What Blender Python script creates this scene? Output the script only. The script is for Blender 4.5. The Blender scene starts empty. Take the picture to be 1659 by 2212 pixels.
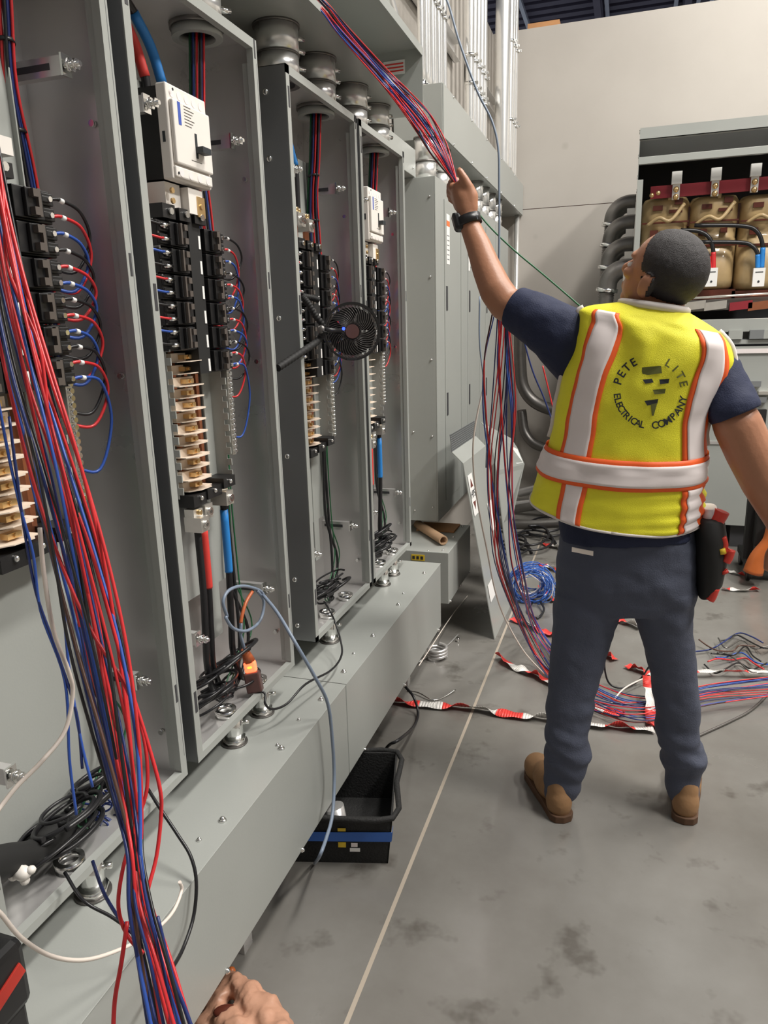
import bpy, bmesh, math, random
from mathutils import Vector as V, Matrix, Quaternion, noise
from mathutils.bvhtree import BVHTree
random.seed(7)
S = bpy.context.scene
COL = S.collection
PI = math.pi
# ------------------------------------------------------------------ camera
FPX, CX, CY = 1578.12, 829.5, 1106.0
EYE = V((0, 0, 1.5))
CR = V((0.9506233, 0.30913931, -0.02735375)); CU = V((-0.05001284, 0.23958517, 0.96958634)); CF = V((-0.3062908, 0.92034332, -0.24321618))
cd = bpy.data.cameras.new('camera'); cam = bpy.data.objects.new('camera', cd); COL.objects.link(cam)
cam.matrix_world = Matrix(((CR.x, CU.x, -CF.x, 0), (CR.y, CU.y, -CF.y, 0), (CR.z, CU.z, -CF.z, 1.5), (0, 0, 0, 1)))
cd.sensor_fit = 'VERTICAL'; cd.sensor_height = 36; cd.lens = FPX / 2212 * 36; cd.clip_start = 0.02; cd.clip_end = 100
S.camera = cam
# ------------------------------------------------------------------ world, lights, exposure
S.view_settings.view_transform = 'Standard'; S.view_settings.look = 'None'; S.view_settings.gamma = 1; S.view_settings.use_curve_mapping = False
S.view_settings.exposure = 0.0
w = bpy.data.worlds.new('world'); S.world = w; w.use_nodes = True
w.node_tree.nodes['Background'].inputs[0].default_value = (0.80, 0.84, 0.92, 1); w.node_tree.nodes['Background'].inputs[1].default_value = 0.23
def area(name, loc, size, power, col=(1, 0.96, 0.9), rot=(0, 0, 0)):
    l = bpy.data.lights.new(name, 'AREA'); l.shape = 'RECTANGLE'; l.size, l.size_y = size; l.energy = power; l.color = col
    o = bpy.data.objects.new(name, l); o.location = loc; o.rotation_euler = rot; COL.objects.link(o); return o
LAMPS = [(1.5, 2.2, 190), (1.3, 4.9, 90), (3.4, 4.6, 185), (3.6, 1.4, 270)]
for lx, ly, pw in LAMPS:
    area('hall_lamp_light', (lx, ly, 5.88), (0.5, 1.6), pw)

def ray(p):
    return CR * ((p[0] - CX) / FPX) - CU * ((p[1] - CY) / FPX) + CF
def PX(p, x): d = ray(p); return EYE + d * (x / d.x)
def PY(p, y): d = ray(p); return EYE + d * (y / d.y)
def PZ(p, z): d = ray(p); return EYE + d * ((z - 1.5) / d.z)
def PD(p, k): return EYE + ray(p) * k

# ------------------------------------------------------------------ materials
M = {}
def mat(name, col, rough=0.5, metal=0.0, noise_amt=0.0, noise_scale=8.0, bump=0.0, bump_scale=60.0, rough_var=0.0, spec=0.5, emit=None, coat=0, stretch=None, trans=0, alpha=1):
    m = bpy.data.materials.new(name); m.use_nodes = True; M[name] = m
    nt = m.node_tree; N = nt.nodes; b = N['Principled BSDF']
    c4 = (*col, 1)
    b.inputs['Base Color'].default_value = c4; b.inputs['Roughness'].default_value = rough; b.inputs['Metallic'].default_value = metal
    b.inputs['Specular IOR Level'].default_value = spec
    if coat: b.inputs['Coat Weight'].default_value = coat
    if trans: b.inputs['Transmission Weight'].default_value = trans
    if emit: b.inputs['Emission Color'].default_value = (*emit[0], 1); b.inputs['Emission Strength'].default_value = emit[1]
    tc = N.new('ShaderNodeTexCoord'); mp = N.new('ShaderNodeMapping'); nt.links.new(tc.outputs['Object'], mp.inputs[0])
    if stretch: mp.inputs['Scale'].default_value = stretch
    nz = N.new('ShaderNodeTexNoise'); nz.inputs['Scale'].default_value = noise_scale; nz.inputs['Detail'].default_value = 5
    nt.links.new(mp.outputs[0], nz.inputs['Vector'])
    mx = N.new('ShaderNodeMix'); mx.data_type = 'RGBA'
    k = noise_amt
    mx.inputs[6].default_value = (*[max(0, c * (1 - k)) for c in col], 1); mx.inputs[7].default_value = (*[min(1, c * (1 + k)) for c in col], 1)
    nt.links.new(nz.outputs['Fac'], mx.inputs[0]); nt.links.new(mx.outputs[2], b.inputs['Base Color'])
    if rough_var:
        mr = N.new('ShaderNodeMapRange'); mr.inputs[3].default_value = max(0.02, rough - rough_var); mr.inputs[4].default_value = rough + rough_var
        nt.links.new(nz.outputs['Fac'], mr.inputs[0]); nt.links.new(mr.outputs[0], b.inputs['Roughness'])
    if bump:
        n2 = N.new('ShaderNodeTexNoise'); n2.inputs['Scale'].default_value = bump_scale; n2.inputs['Detail'].default_value = 3
        nt.links.new(mp.outputs[0], n2.inputs['Vector'])
        bp = N.new('ShaderNodeBump'); bp.inputs['Strength'].default_value = bump; bp.inputs['Distance'].default_value = 0.01
        nt.links.new(n2.outputs['Fac'], bp.inputs['Height']); nt.links.new(bp.outputs[0], b.inputs['Normal'])
    return m
mat('paint', (0.36, 0.375, 0.355), 0.33, 0, 0.06, 3, 0.02, 200, 0.05)
mat('paint_dark', (0.19, 0.20, 0.205), 0.42, 0, 0.08, 3)
mat('galv', (0.70, 0.69, 0.68), 0.30, 0.66, 0.12, 5, 0.55, 3.2, 0.08)
mat('galv_shaded', (0.40, 0.41, 0.42), 0.42, 0.9, 0.12, 4, 0.03, 10, 0.08)  # outer box sides: same steel as galv, their shade put into a darker colour
mat('conduit', (0.86, 0.86, 0.84), 0.24, 0.70, 0.12, 9, 0.02, 30)
mat('zinc', (0.86, 0.86, 0.84), 0.16, 1.0, 0.05, 20)
mat('alu', (0.80, 0.78, 0.74), 0.35, 0.9, 0.08, 30)
mat('steel_dark', (0.20, 0.19, 0.18), 0.4, 0.8, 0.2, 20)
mat('black_plastic', (0.012, 0.012, 0.013), 0.38, 0, 0.2, 30)
mat('black_matte', (0.010, 0.010, 0.010), 0.7, 0, 0.2, 10)
mat('handle_grey', (0.10, 0.085, 0.075), 0.35)
mat('white_plastic', (0.80, 0.76, 0.71), 0.45, 0, 0.03, 10)
mat('cream', (0.80, 0.68, 0.56), 0.45, 0, 0.10, 25)
mat('label_white', (0.85, 0.85, 0.83), 0.5)
mat('label_blue', (0.05, 0.10, 0.45), 0.5)
mat('label_orange', (0.80, 0.20, 0.06), 0.5)
mat('label_yellow', (0.72, 0.50, 0.03), 0.5, 0, 0.3, 40)
mat('label_brown', (0.16, 0.04, 0.03), 0.5)
mat('ink', (0.02, 0.025, 0.03), 0.6)
mat('print_dark', (0.13, 0.14, 0.03), 0.7)
mat('copper', (0.62, 0.24, 0.13), 0.3, 0.9, 0.15, 20)
mat('brass', (0.75, 0.52, 0.25), 0.3, 0.9, 0.15, 20)
for n, c in dict(wire_red=(0.62, 0.03, 0.035), wire_blue=(0.03, 0.09, 0.40), wire_black=(0.012, 0.012, 0.014), wire_white=(0.78, 0.70, 0.63), wire_green=(0.02, 0.13, 0.05),
                 wire_brown=(0.10, 0.05, 0.035), wire_grey=(0.20, 0.25, 0.33), wire_orange=(0.48, 0.12, 0.04), wire_darkblue=(0.015, 0.03, 0.14)).items():
    mat(n, c, 0.35, 0, 0.08, 20)
mat('coil_blue', (0.16, 0.28, 0.62), 0.4)
mat('tape_red', (0.70, 0.05, 0.04), 0.45, 0, 0.08, 30)
mat('tape_blue', (0.02, 0.22, 0.62), 0.45, 0, 0.08, 30)
mat('barrier_red', (0.80, 0.06, 0.05), 0.4, 0, 0.1, 20)
mat('barrier_white', (0.80, 0.78, 0.74), 0.4, 0, 0.05, 20)
mat('masking_blue', (0.04, 0.14, 0.50), 0.55, 0, 0.1, 20)
mat('tote_black', (0.012, 0.012, 0.012), 0.75, 0, 0.3, 60, 0.3, 150)
mat('amber', (0.50, 0.36, 0.18), 0.4, 0, 0.5, 5, 0.3, 12, coat=0.3)
mat('varnish_dark', (0.10, 0.025, 0.015), 0.3, 0, 0.3, 10)
mat('bus_red', (0.25, 0.02, 0.03), 0.4, 0, 0.2, 10)
mat('glow_orange', (1.0, 0.25, 0.12), 0.4, emit=((1.0, 0.13, 0.05), 2.2))
mat('glow_yellow', (1.0, 0.6, 0.05), 0.4, emit=((1.0, 0.55, 0.02), 4.0))
mat('glow_blue', (0.02, 0.05, 1.0), 0.4, emit=((0.02, 0.05, 1.0), 5.0))
mat('fan_smoke', (0.075, 0.068, 0.065), 0.22, 0, 0.1, 10)
mat('fan_hub', (0.11, 0.05, 0.045), 0.4)
mat('cardboard', (0.42, 0.27, 0.16), 0.8, 0, 0.2, 10)
mat('wood', (0.48, 0.24, 0.10), 0.7, 0, 0.2, 10)
mat('skin', (0.40, 0.185, 0.105), 0.45, 0, 0.10, 14, 0.06, 120)
mat('skin_light', (0.52, 0.28, 0.185), 0.45, 0, 0.16, 22, 0.10, 90)
mat('hair', (0.024, 0.020, 0.021), 0.6, 0, 0.45, 120, 0.5, 500)
mat('navy', (0.012, 0.018, 0.052), 0.8, 0, 0.15, 12, 0.2, 300)
mat('denim', (0.070, 0.080, 0.118), 0.8, 0, 0.22, 5, 0.25, 260)
mat('belt', (0.02, 0.012, 0.01), 0.5)
mat('vest_yellow', (0.88, 0.83, 0.03), 0.6, 0, 0.12, 6, 0.25, 500, emit=None)
mat('vest_orange', (0.95, 0.13, 0.02), 0.55, 0, 0.05, 20)
mat('vest_silver', (0.84, 0.77, 0.76), 0.42, 0.0, 0.07, 14)
mat('vest_trim', (0.68, 0.63, 0.60), 0.6, 0, 0.05, 20)
mat('boot', (0.30, 0.165, 0.075), 0.65, 0, 0.22, 14, 0.15, 60)
mat('boot_sole', (0.10, 0.05, 0.025), 0.7)
mat('tool_red', (0.60, 0.04, 0.025), 0.4, 0, 0.1, 20)
mat('tool_orange', (0.55, 0.14, 0.03), 0.4, 0, 0.15, 20)
mat('roof', (0.12, 0.11, 0.16), 0.6, 0, 0.2, 3)
mat('roof_bright', (0.70, 0.75, 0.85), 0.4, 0.2, 0.1, 5)
mat('lamp_glow', (1, 1, 1), 0.5, emit=((1, 0.96, 0.9), 6.0))
mat('box_dark', (0.05, 0.05, 0.055), 0.5)

def floor_mat():
    m = bpy.data.materials.new('polished_concrete'); m.use_nodes = True; M['floor'] = m
    nt = m.node_tree; N = nt.nodes; L = nt.links; b = N['Principled BSDF']
    tc = N.new('ShaderNodeTexCoord')
    def nz(s, d=6, r=0.6):
        n = N.new('ShaderNodeTexNoise'); n.inputs['Scale'].default_value = s; n.inputs['Detail'].default_value = d; n.inputs['Roughness'].default_value = r
        L.new(tc.outputs['Object'], n.inputs['Vector']); return n
    def ramp(src, stops):
        r = N.new('ShaderNodeValToRGB'); e = r.color_ramp.elements
        e[0].position, e[0].color = stops[0][0], (*stops[0][1], 1); e[1].position, e[1].color = stops[-1][0], (*stops[-1][1], 1)
        for p, c in stops[1:-1]:
            k = e.new(p); k.color = (*c, 1)
        L.new(src, r.inputs[0]); return r
    big = nz(0.9, 7); c1 = ramp(big.outputs['Fac'], [(0.30, (0.125, 0.116, 0.102)), (0.5, (0.19, 0.182, 0.167)), (0.72, (0.26, 0.255, 0.24))])
    st = nz(5.5, 4); c2 = ramp(st.outputs['Fac'], [(0.31, (0.50, 0.47, 0.45)), (0.42, (1, 1, 1))])
    m1 = N.new('ShaderNodeMix'); m1.data_type = 'RGBA'; m1.blend_type = 'MULTIPLY'; m1.inputs[0].default_value = 0.75
    L.new(c1.outputs[0], m1.inputs[6]); L.new(c2.outputs[0], m1.inputs[7])
    # saw-cut joint filled with pale sealant
    sx = N.new('ShaderNodeSeparateXYZ'); L.new(tc.outputs['Object'], sx.inputs[0])
    def band(out, pos, half):
        a = N.new('ShaderNodeMath'); a.operation = 'SUBTRACT'; L.new(out, a.inputs[0]); a.inputs[1].default_value = pos
        c = N.new('ShaderNodeMath'); c.operation = 'ABSOLUTE'; L.new(a.outputs[0], c.inputs[0])
        d = N.new('ShaderNodeMath'); d.operation = 'LESS_THAN'; L.new(c.outputs[0], d.inputs[0]); d.inputs[1].default_value = half; return d
    j = band(sx.outputs['X'], -0.522, 0.0055)
    m2 = N.new('ShaderNodeMix'); m2.data_type = 'RGBA'; L.new(j.outputs[0], m2.inputs[0]); L.new(m1.outputs[2], m2.inputs[6]); m2.inputs[7].default_value = (0.44, 0.38, 0.31, 1)
    L.new(m2.outputs[2], b.inputs['Base Color'])
    rr = ramp(nz(2.2, 5).outputs['Fac'], [(0.3, (0.12,) * 3), (0.7, (0.30,) * 3)]); L.new(rr.outputs[0], b.inputs['Roughness'])
    b.inputs['Specular IOR Level'].default_value = 0.6
    bp = N.new('ShaderNodeBump'); bp.inputs['Strength'].default_value = 0.05; bp.inputs['Distance'].default_value = 0.02
    L.new(nz(3).outputs['Fac'], bp.inputs['Height']); L.new(bp.outputs[0], b.inputs['Normal'])
def wall_mat():
    m = bpy.data.materials.new('concrete_wall'); m.use_nodes = True; M['wall'] = m
    nt = m.node_tree; N = nt.nodes; L = nt.links; b = N['Principled BSDF']
    tc = N.new('ShaderNodeTexCoord')
    n1 = N.new('ShaderNodeTexNoise'); n1.inputs['Scale'].default_value = 0.8; n1.inputs['Detail'].default_value = 8; L.new(tc.outputs['Object'], n1.inputs[0])
    r = N.new('ShaderNodeValToRGB'); r.color_ramp.elements[0].position = 0.3; r.color_ramp.elements[0].color = (0.42, 0.39, 0.355, 1)
    r.color_ramp.elements[1].position = 0.7; r.color_ramp.elements[1].color = (0.51, 0.48, 0.44, 1); L.new(n1.outputs[0], r.inputs[0])
    vo = N.new('ShaderNodeTexVoronoi'); vo.inputs['Scale'].default_value = 2.6; L.new(tc.outputs['Object'], vo.inputs[0])
    r2 = N.new('ShaderNodeValToRGB'); r2.color_ramp.elements[0].position = 0.03; r2.color_ramp.elements[0].color = (0.72, 0.70, 0.68, 1)
    r2.color_ramp.elements[1].position = 0.10; r2.color_ramp.elements[1].color = (1, 1, 1, 1); L.new(vo.outputs['Distance'], r2.inputs[0])
    mx = N.new('ShaderNodeMix'); mx.data_type = 'RGBA'; mx.blend_type = 'MULTIPLY'; mx.inputs[0].default_value = 0.6
    L.new(r.outputs[0], mx.inputs[6]); L.new(r2.outputs[0], mx.inputs[7]); L.new(mx.outputs[2], b.inputs['Base Color'])
    b.inputs['Roughness'].default_value = 0.85
floor_mat(); wall_mat()

# ------------------------------------------------------------------ helpers
PEND = []
LINK = PEND.append                      # everything is linked at the end, so modifier bakes stay quick
def wloc(o):
    v = V((0, 0, 0))
    while o: v = v + V(o.location); o = o.parent
    return v
def tag(o, label=None, cat=None, group=None, kind=None):
    if label: o['label'] = label
    if cat: o['category'] = cat
    if group: o['group'] = group
    if kind: o['kind'] = kind
    return o
def thing(name, label, cat, loc=(0, 0, 0), group=None):
    o = bpy.data.objects.new(name, None); LINK(o); o.location = loc; o.empty_display_size = 0.05
    return tag(o, label, cat, group)
def frame_of(d):
    d = d.normalized(); a = V((0, 0, 1)) if abs(d.z) < 0.95 else V((1, 0, 0))
    u = d.cross(a).normalized(); return u, d.cross(u).normalized()
def smooth_path(pts, sub=6):
    P = [V(p) for p in pts]
    if len(P) < 3: return P
    Q = [P[0] * 2 - P[1]] + P + [P[-1] * 2 - P[-2]]; out = []
    for i in range(1, len(Q) - 2):
        a, b, c, d = Q[i - 1], Q[i], Q[i + 1], Q[i + 2]
        for k in range(sub):
            t = k / sub
            out.append(0.5 * ((2 * b) + (c - a) * t + (2 * a - 5 * b + 4 * c - d) * t * t + (3 * b - a - 3 * c + d) * t ** 3))
    out.append(P[-1]); return out
class MB:
    def __init__(s, m='paint'): s.v = []; s.f = []; s.fm = []; s.sm = []; s.mats = []; s.use(m)
    def use(s, m):
        if m not in s.mats: s.mats.append(m)
        s.m = s.mats.index(m); return s
    def face(s, idx, smooth=False): s.f.append(tuple(idx)); s.fm.append(s.m); s.sm.append(smooth)
    def add(s, vs, fs, smooth=False):
        n = len(s.v); s.v += [V(p) for p in vs]
        for f in fs: s.face([n + i for i in f], smooth)
        return s
    def box(s, x0, x1, y0, y1, z0, z1):
        x0, x1 = sorted((x0, x1)); y0, y1 = sorted((y0, y1)); z0, z1 = sorted((z0, z1))
        return s.add([(x0, y0, z0), (x1, y0, z0), (x1, y1, z0), (x0, y1, z0), (x0, y0, z1), (x1, y0, z1), (x1, y1, z1), (x0, y1, z1)],
                     [(0, 3, 2, 1), (4, 5, 6, 7), (0, 1, 5, 4), (1, 2, 6, 5), (2, 3, 7, 6), (3, 0, 4, 7)])
    def obox(s, c, ax, dims):
        c = V(c); a, b, d = [V(k).normalized() * h * 0.5 for k, h in zip(ax, dims)]
        vs = [c + a * i + b * j + d * k for k in (-1, 1) for j in (-1, 1) for i in (-1, 1)]
        return s.add(vs, [(0, 2, 3, 1), (4, 5, 7, 6), (0, 1, 5, 4), (1, 3, 7, 5), (3, 2, 6, 7), (2, 0, 4, 6)])
    def cyl(s, p0, p1, r0, r1=None, n=16, caps=True):
        p0, p1 = V(p0), V(p1); r1 = r0 if r1 is None else r1; u, w_ = frame_of(p1 - p0); k = len(s.v)
        for p, r in ((p0, r0), (p1, r1)):
            for i in range(n): a = 2 * PI * i / n; s.v.append(p + u * math.cos(a) * r + w_ * math.sin(a) * r)
        for i in range(n): j = (i + 1) % n; s.face((k + i, k + j, k + n + j, k + n + i), True)
        if caps: s.face([k + i for i in range(n)][::-1]); s.face([k + n + i for i in range(n)])
        return s
    def ring(s, p0, p1, ri, ro, n=24):        # pipe wall with real thickness
        p0, p1 = V(p0), V(p1); u, w_ = frame_of(p1 - p0); k = len(s.v)
        for p, r in ((p0, ro), (p1, ro), (p1, ri), (p0, ri)):
            for i in range(n): a = 2 * PI * i / n; s.v.append(p + u * math.cos(a) * r + w_ * math.sin(a) * r)
        for q in range(4):
            for i in range(n): j = (i + 1) % n; q2 = (q + 1) % 4; s.face((k + q * n + i, k + q * n + j, k + q2 * n + j, k + q2 * n + i), q % 2 == 0)
        return s
    def tube(s, pts, r, n=8, sub=6, caps=True):
        P = smooth_path(pts, sub) if sub else [V(p) for p in pts]
        k = len(s.v); u = None; m = len(P)
        for i, p in enumerate(P):
            d = (P[min(i + 1, m - 1)] - P[max(i - 1, 0)])
            if d.length < 1e-7: d = V((0, 0, 1))
            d.normalize()
            if u is None: u = frame_of(d)[0]
            else:
                u = u - d * u.dot(d)
                u = u.normalized() if u.length > 1e-5 else frame_of(d)[0]
            w_ = d.cross(u); rr = r(i / (m - 1)) if callable(r) else r
            for j in range(n): a = 2 * PI * j / n; s.v.append(p + u * math.cos(a) * rr + w_ * math.sin(a) * rr)
        for i in range(m - 1):
            for j in range(n): q = (j + 1) % n; s.face((k + i * n + j, k + i * n + q, k + (i + 1) * n + q, k + (i + 1) * n + j), True)
        if caps: s.face([k + j for j in range(n)][::-1]); s.face([k + (m - 1) * n + j for j in range(n)])
        return s
    def ell(s, c, r, rot=None, nu=20, nv=12):
        c = V(c); k = len(s.v); r = (r, r, r) if isinstance(r, (int, float)) else r
        for i in range(nv + 1):
            t = PI * i / nv
            for j in range(nu):
                a = 2 * PI * j / nu; p = V((r[0] * math.sin(t) * math.cos(a), r[1] * math.sin(t) * math.sin(a), r[2] * math.cos(t)))
                if rot is not None: p = rot @ p
                s.v.append(c + p)
        for i in range(nv):
            for j in range(nu): q = (j + 1) % nu; s.face((k + i * nu + j, k + (i + 1) * nu + j, k + (i + 1) * nu + q, k + i * nu + q), True)
        return s
    def prism(s, poly, off):                 # polygon of 3d points extruded by vector
        n = len(poly); off = V(off); k = len(s.v); s.v += [V(p) for p in poly] + [V(p) + off for p in poly]
        s.face([k + i for i in range(n)][::-1]); s.face([k + n + i for i in range(n)])
        for i in range(n): j = (i + 1) % n; s.face((k + i, k + j, k + n + j, k + n + i))
        return s
    def loft(s, rings, closed=True, caps=True, smooth=True):
        k = len(s.v); n = len(rings[0])
        for r in rings: s.v += [V(p) for p in r]
        for i in range(len(rings) - 1):
            for j in range(n if closed else n - 1): q = (j + 1) % n; s.face((k + i * n + j, k + i * n + q, k + (i + 1) * n + q, k + (i + 1) * n + j), smooth)
        if caps: s.face([k + j for j in range(n)][::-1]); s.face([k + (len(rings) - 1) * n + j for j in range(n)])
        return s
    def mesh(s, name, off=V((0, 0, 0))):
        me = bpy.data.meshes.new(name); me.from_pydata([tuple(p - off) for p in s.v], [], s.f); 
        for m in s.mats: me.materials.append(M[m])
        me.polygons.foreach_set('material_index', s.fm); me.polygons.foreach_set('use_smooth', s.sm); me.update()
        bm = bmesh.new(); bm.from_mesh(me); bmesh.ops.recalc_face_normals(bm, faces=bm.faces); bm.to_mesh(me); bm.free(); return me
    def build(s, name, parent=None, bevel=0, loc=None, local=False):
        if parent is None:
            given = loc is not None; loc = V(loc) if given else V((0, 0, 0))
            if not local and not given and s.v:
                xs = [p.x for p in s.v]; ys = [p.y for p in s.v]; zs = [p.z for p in s.v]; loc = V(((min(xs) + max(xs)) / 2, (min(ys) + max(ys)) / 2, min(zs)))
            me = s.mesh(name, loc); o = bpy.data.objects.new(name, me); o.location = loc
        else:
            me = s.mesh(name, V((0, 0, 0)) if local else wloc(parent)); o = bpy.data.objects.new(name, me); o.parent = parent
        LINK(o)
        if bevel: b = o.modifiers.new('bevel', 'BEVEL'); b.width = bevel; b.segments = 2; b.limit_method = 'ANGLE'
        return o
def inst(me, name, parent, loc=(0, 0, 0), bevel=0):
    o = bpy.data.objects.new(name, me); o.parent = parent; o.location = loc; LINK(o)
    if bevel: b = o.modifiers.new('bevel', 'BEVEL'); b.width = bevel; b.segments = 2; b.limit_method = 'ANGLE'
    return o
def dup(root, loc, label=None, group=None):
    r = root.copy(); LINK(r); r.location = loc
    if label: r['label'] = label
    if group: r['group'] = group
    for ch in list(root.children):
        c = ch.copy(); LINK(c); c.parent = r
        for g in ch.children:
            d = g.copy(); LINK(d); d.parent = c
    return r
def bake(mb, name, parent, mods, material):
    """evaluate modifiers once and keep the resulting single mesh"""
    o = mb.build(name + '_tmp', None, loc=(0, 0, 0), local=True); PEND.pop(); COL.objects.link(o)
    for kind, kw in mods:
        m = o.modifiers.new(kind, kind)
        for k, v in kw.items(): setattr(m, k, v)
    dg = bpy.context.evaluated_depsgraph_get(); dg.update()
    me = bpy.data.meshes.new_from_object(o.evaluated_get(dg)); me.name = name
    off = wloc(parent) if parent else V((0, 0, 0))
    me.transform(Matrix.Translation(-off)); me.materials.clear(); me.materials.append(M[material])
    for p in me.polygons: p.use_smooth = True; p.material_index = 0
    bpy.data.objects.remove(o)
    n = bpy.data.objects.new(name, me); n.parent = parent; LINK(n); return n
def ruffle(me, fn):
    nn = [v.normal.copy() for v in me.vertices]; cc_ = [v.co.copy() for v in me.vertices]
    out = []
    for p, n_ in zip(cc_, nn): out += list(fn(p, n_))
    me.vertices.foreach_set('co', out); me.update()
def caps(mb, chain, n=16):                   # chain of (point, radius): tapered limb
    for i, (p, r) in enumerate(chain):
        mb.ell(p, r, nu=n, nv=10)
        if i: mb.cyl(chain[i - 1][0], p, chain[i - 1][1], r, n)
def wire(name, pts, r, m, label, cat='wire', group=None, n=7, sub=6):
    o = MB(m).tube(pts, r, n, sub).build(name); return tag(o, label, cat, group)
def mesh_text(body, size, extrude=0.0, bold=0.0):
    c = bpy.data.curves.new('t', 'FONT'); c.body = body; c.size = size; c.extrude = extrude; c.offset = bold; c.align_x = 'CENTER'; c.align_y = 'CENTER'
    o = bpy.data.objects.new('t', c); COL.objects.link(o); dg = bpy.context.evaluated_depsgraph_get(); dg.update()
    me = bpy.data.meshes.new_from_object(o.evaluated_get(dg)); bpy.data.objects.remove(o); return me
# ================================================================== the room
def struct(o): o['kind'] = 'structure'; return o
struct(MB('floor').box(-1.2, 7.0, -5.0, 9.5, -0.15, 0).build('floor', loc=(0, 0, 0)))
struct(MB('wall').box(-1.32, -1.12, -5.0, 9.5, 0, 3.70).build('wall_left', loc=(0, 0, 0)))
# back wall: two panels with an open joint between them
mb = MB('wall'); mb.box(-1.12, 7.0, 6.4, 6.6, 0, 2.405); mb.box(-1.12, 7.0, 6.4, 6.6, 2.41, 3.705)
mb.use('varnish_dark').box(-1.12, 7.0, 6.405, 6.6, 2.405, 2.41)
struct(mb.build('wall_back', loc=(0, 0, 0)))
struct(MB('wall').box(7.0, 7.2, -5.0, 9.5, 0, 4.2).build('wall_right', loc=(0, 0, 0)))
struct(MB('wall').box(-1.32, 7.2, -5.2, -5.0, 0, 4.2).build('wall_front', loc=(0, 0, 0)))
mb = MB('roof')
for i in range(60):                       # corrugated roof deck high above
    y = 1.5 + i * 0.28; mb.box(-8, 12, y, y + 0.16, 6.5, 6.56); mb.box(-8, 12, y + 0.16, y + 0.28, 6.56, 6.60)
struct(mb.build('ceiling', loc=(0, 0, 0)))
mb = MB('roof_bright')
for x in (-1.9, -0.62, 0.42, 0.75, 0.95): mb.box(x, x + 0.06, 1.5, 18, 6.35, 6.42)
struct(mb.build('trim_1', loc=(0, 0, 0)))
mb = MB('roof')
for x in (-0.75, 0.55, 2.0): mb.box(x, x + 0.10, 1.5, 18, 6.1, 6.5)
struct(mb.build('trim_2', loc=(0, 0, 0)))
for zz, yy, wh in ((6.05, 9.4, 'nearest'), (6.2, 9.9, 'middle'), (6.1, 10.4, 'farthest')):
    tag(MB('roof_bright').cyl((0.75, yy, zz), (4, yy + 0.4, zz), 0.022, n=8).build('roof_pipe'), wh + ' of three bright pipes high under the roof deck beyond the wall', 'pipe', 'pipes under the roof')
tag(MB('wood').box(-0.86, -0.62, 6.42, 6.52, 3.705, 3.745).build('wood_block'), 'short orange wood block lying on top of the back wall', 'block')
for (lx, ly, pw), wh in zip(LAMPS, ('near left', 'far left', 'far right', 'near right')):                      # the hall's lamps
    t = thing('hall_lamp', wh + ' long bright ceiling lamp hanging high over the aisle', 'lamp', (lx, ly, 5.90), 'hall lamps')
    MB('conduit').box(lx - .3, lx + .3, ly - .85, ly + .85, 5.91, 5.98).build('housing', t)
    MB('lamp_glow').box(lx - .26, lx + .26, ly - .8, ly + .8, 5.895, 5.91).build('diffuser', t)

# ================================================================== wireways
GF, GT = -0.75, 0.475
def screw(parent, p, n, r=0.006, name='screw'):
    p = V(p); n = V(n); return MB('zinc').cyl(p, p + n * 0.004, r, r * 0.75, 10).ell(p + n * 0.003, (r * .7,) * 3, nu=8, nv=5).build(name, parent)
t = thing('floor_wireway', 'long grey steel wireway low above the floor, carrying the open panelboard cabinets', 'wireway', (-0.9, 1.0, 0.172), 'low wireways')
mb = MB('paint'); mb.box(-1.055, GF, -1.6, 1.846, 0.172, GT - .002); mb.box(-1.055, GF, 1.849, 3.035, 0.172, GT - .002); o = mb.build('body', t, 0.003)
mb = MB('paint'); mb.box(-1.055, GF + .0015, -1.6, 1.846, GT - .002, GT); mb.box(-1.055, GF + .0015, 1.849, 3.035, GT - .002, GT); mb.build('cover', t, 0.0008)
for y in (0.62, 0.92, 1.19, 1.48, 1.74, 1.92, 2.20, 2.50, 2.88): screw(t, (-0.785, y, GT), (0, 0, 1), .010, 'cover_screw')
for y in (0.93, 1.12, 1.49, 1.62, 2.05, 2.62): screw(t, (-0.80, y, GT), (0, 0, 1), .006, 'cover_screw')
for y in (1.10, 1.49, 1.98, 2.44, 2.98): screw(t, (GF, y, 0.176), (1, 0, 0), .008, 'edge_screw')
for y in (-0.3, 1.3, 2.75): MB('galv').box(-1.05, -0.83, y, y + .041, 0, 0.172).build('support', t)
t = thing('floor_wireway', 'short grey steel wireway with a yellow sticker, below the closed cabinets', 'wireway', (-0.9, 3.4, 0.22), 'low wireways')
mb = MB('paint').box(-1.055, GF, 3.19, 3.70, 0.22, GT); mb.build('body', t, 0.003)
MB('galv').box(-1.05, -0.85, 3.4, 3.441, 0, 0.22).build('support', t)
for y in (3.22, 3.45, 3.66): screw(t, (-0.785, y, GT), (0, 0, 1), .007); screw(t, (GF, y, 0.225), (1, 0, 0), .007)
for x in (-1.0, -0.85): screw(t, (x, 3.20, GT), (0, 0, 1), .005)
MB('label_yellow').box(-0.93, -0.865, 3.188, 3.1905, 0.428, 0.457).build('yellow_label', t)['label'] = 'yellow warning sticker'
for k in range(3): MB('ink').box(-0.925 + k * .02, -0.913 + k * .02, 3.187, 3.1885, 0.435, 0.45).build('label_print', t)
# cardboard roll and dirt lying on it
tag(MB('cardboard').ring((-0.80, 3.30, 0.502), (-1.0, 3.56, 0.502), 0.017, 0.023).build('cardboard_tube'), 'short brown cardboard tube lying on the short wireway under the closed cabinets', 'tube')
tag(MB('wood').box(-1.0, -0.80, 3.53, 3.68, 0.476, 0.485).build('wood_scrap'), 'rusty brown scrap of board on the far end of the short wireway', 'scrap')

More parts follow.
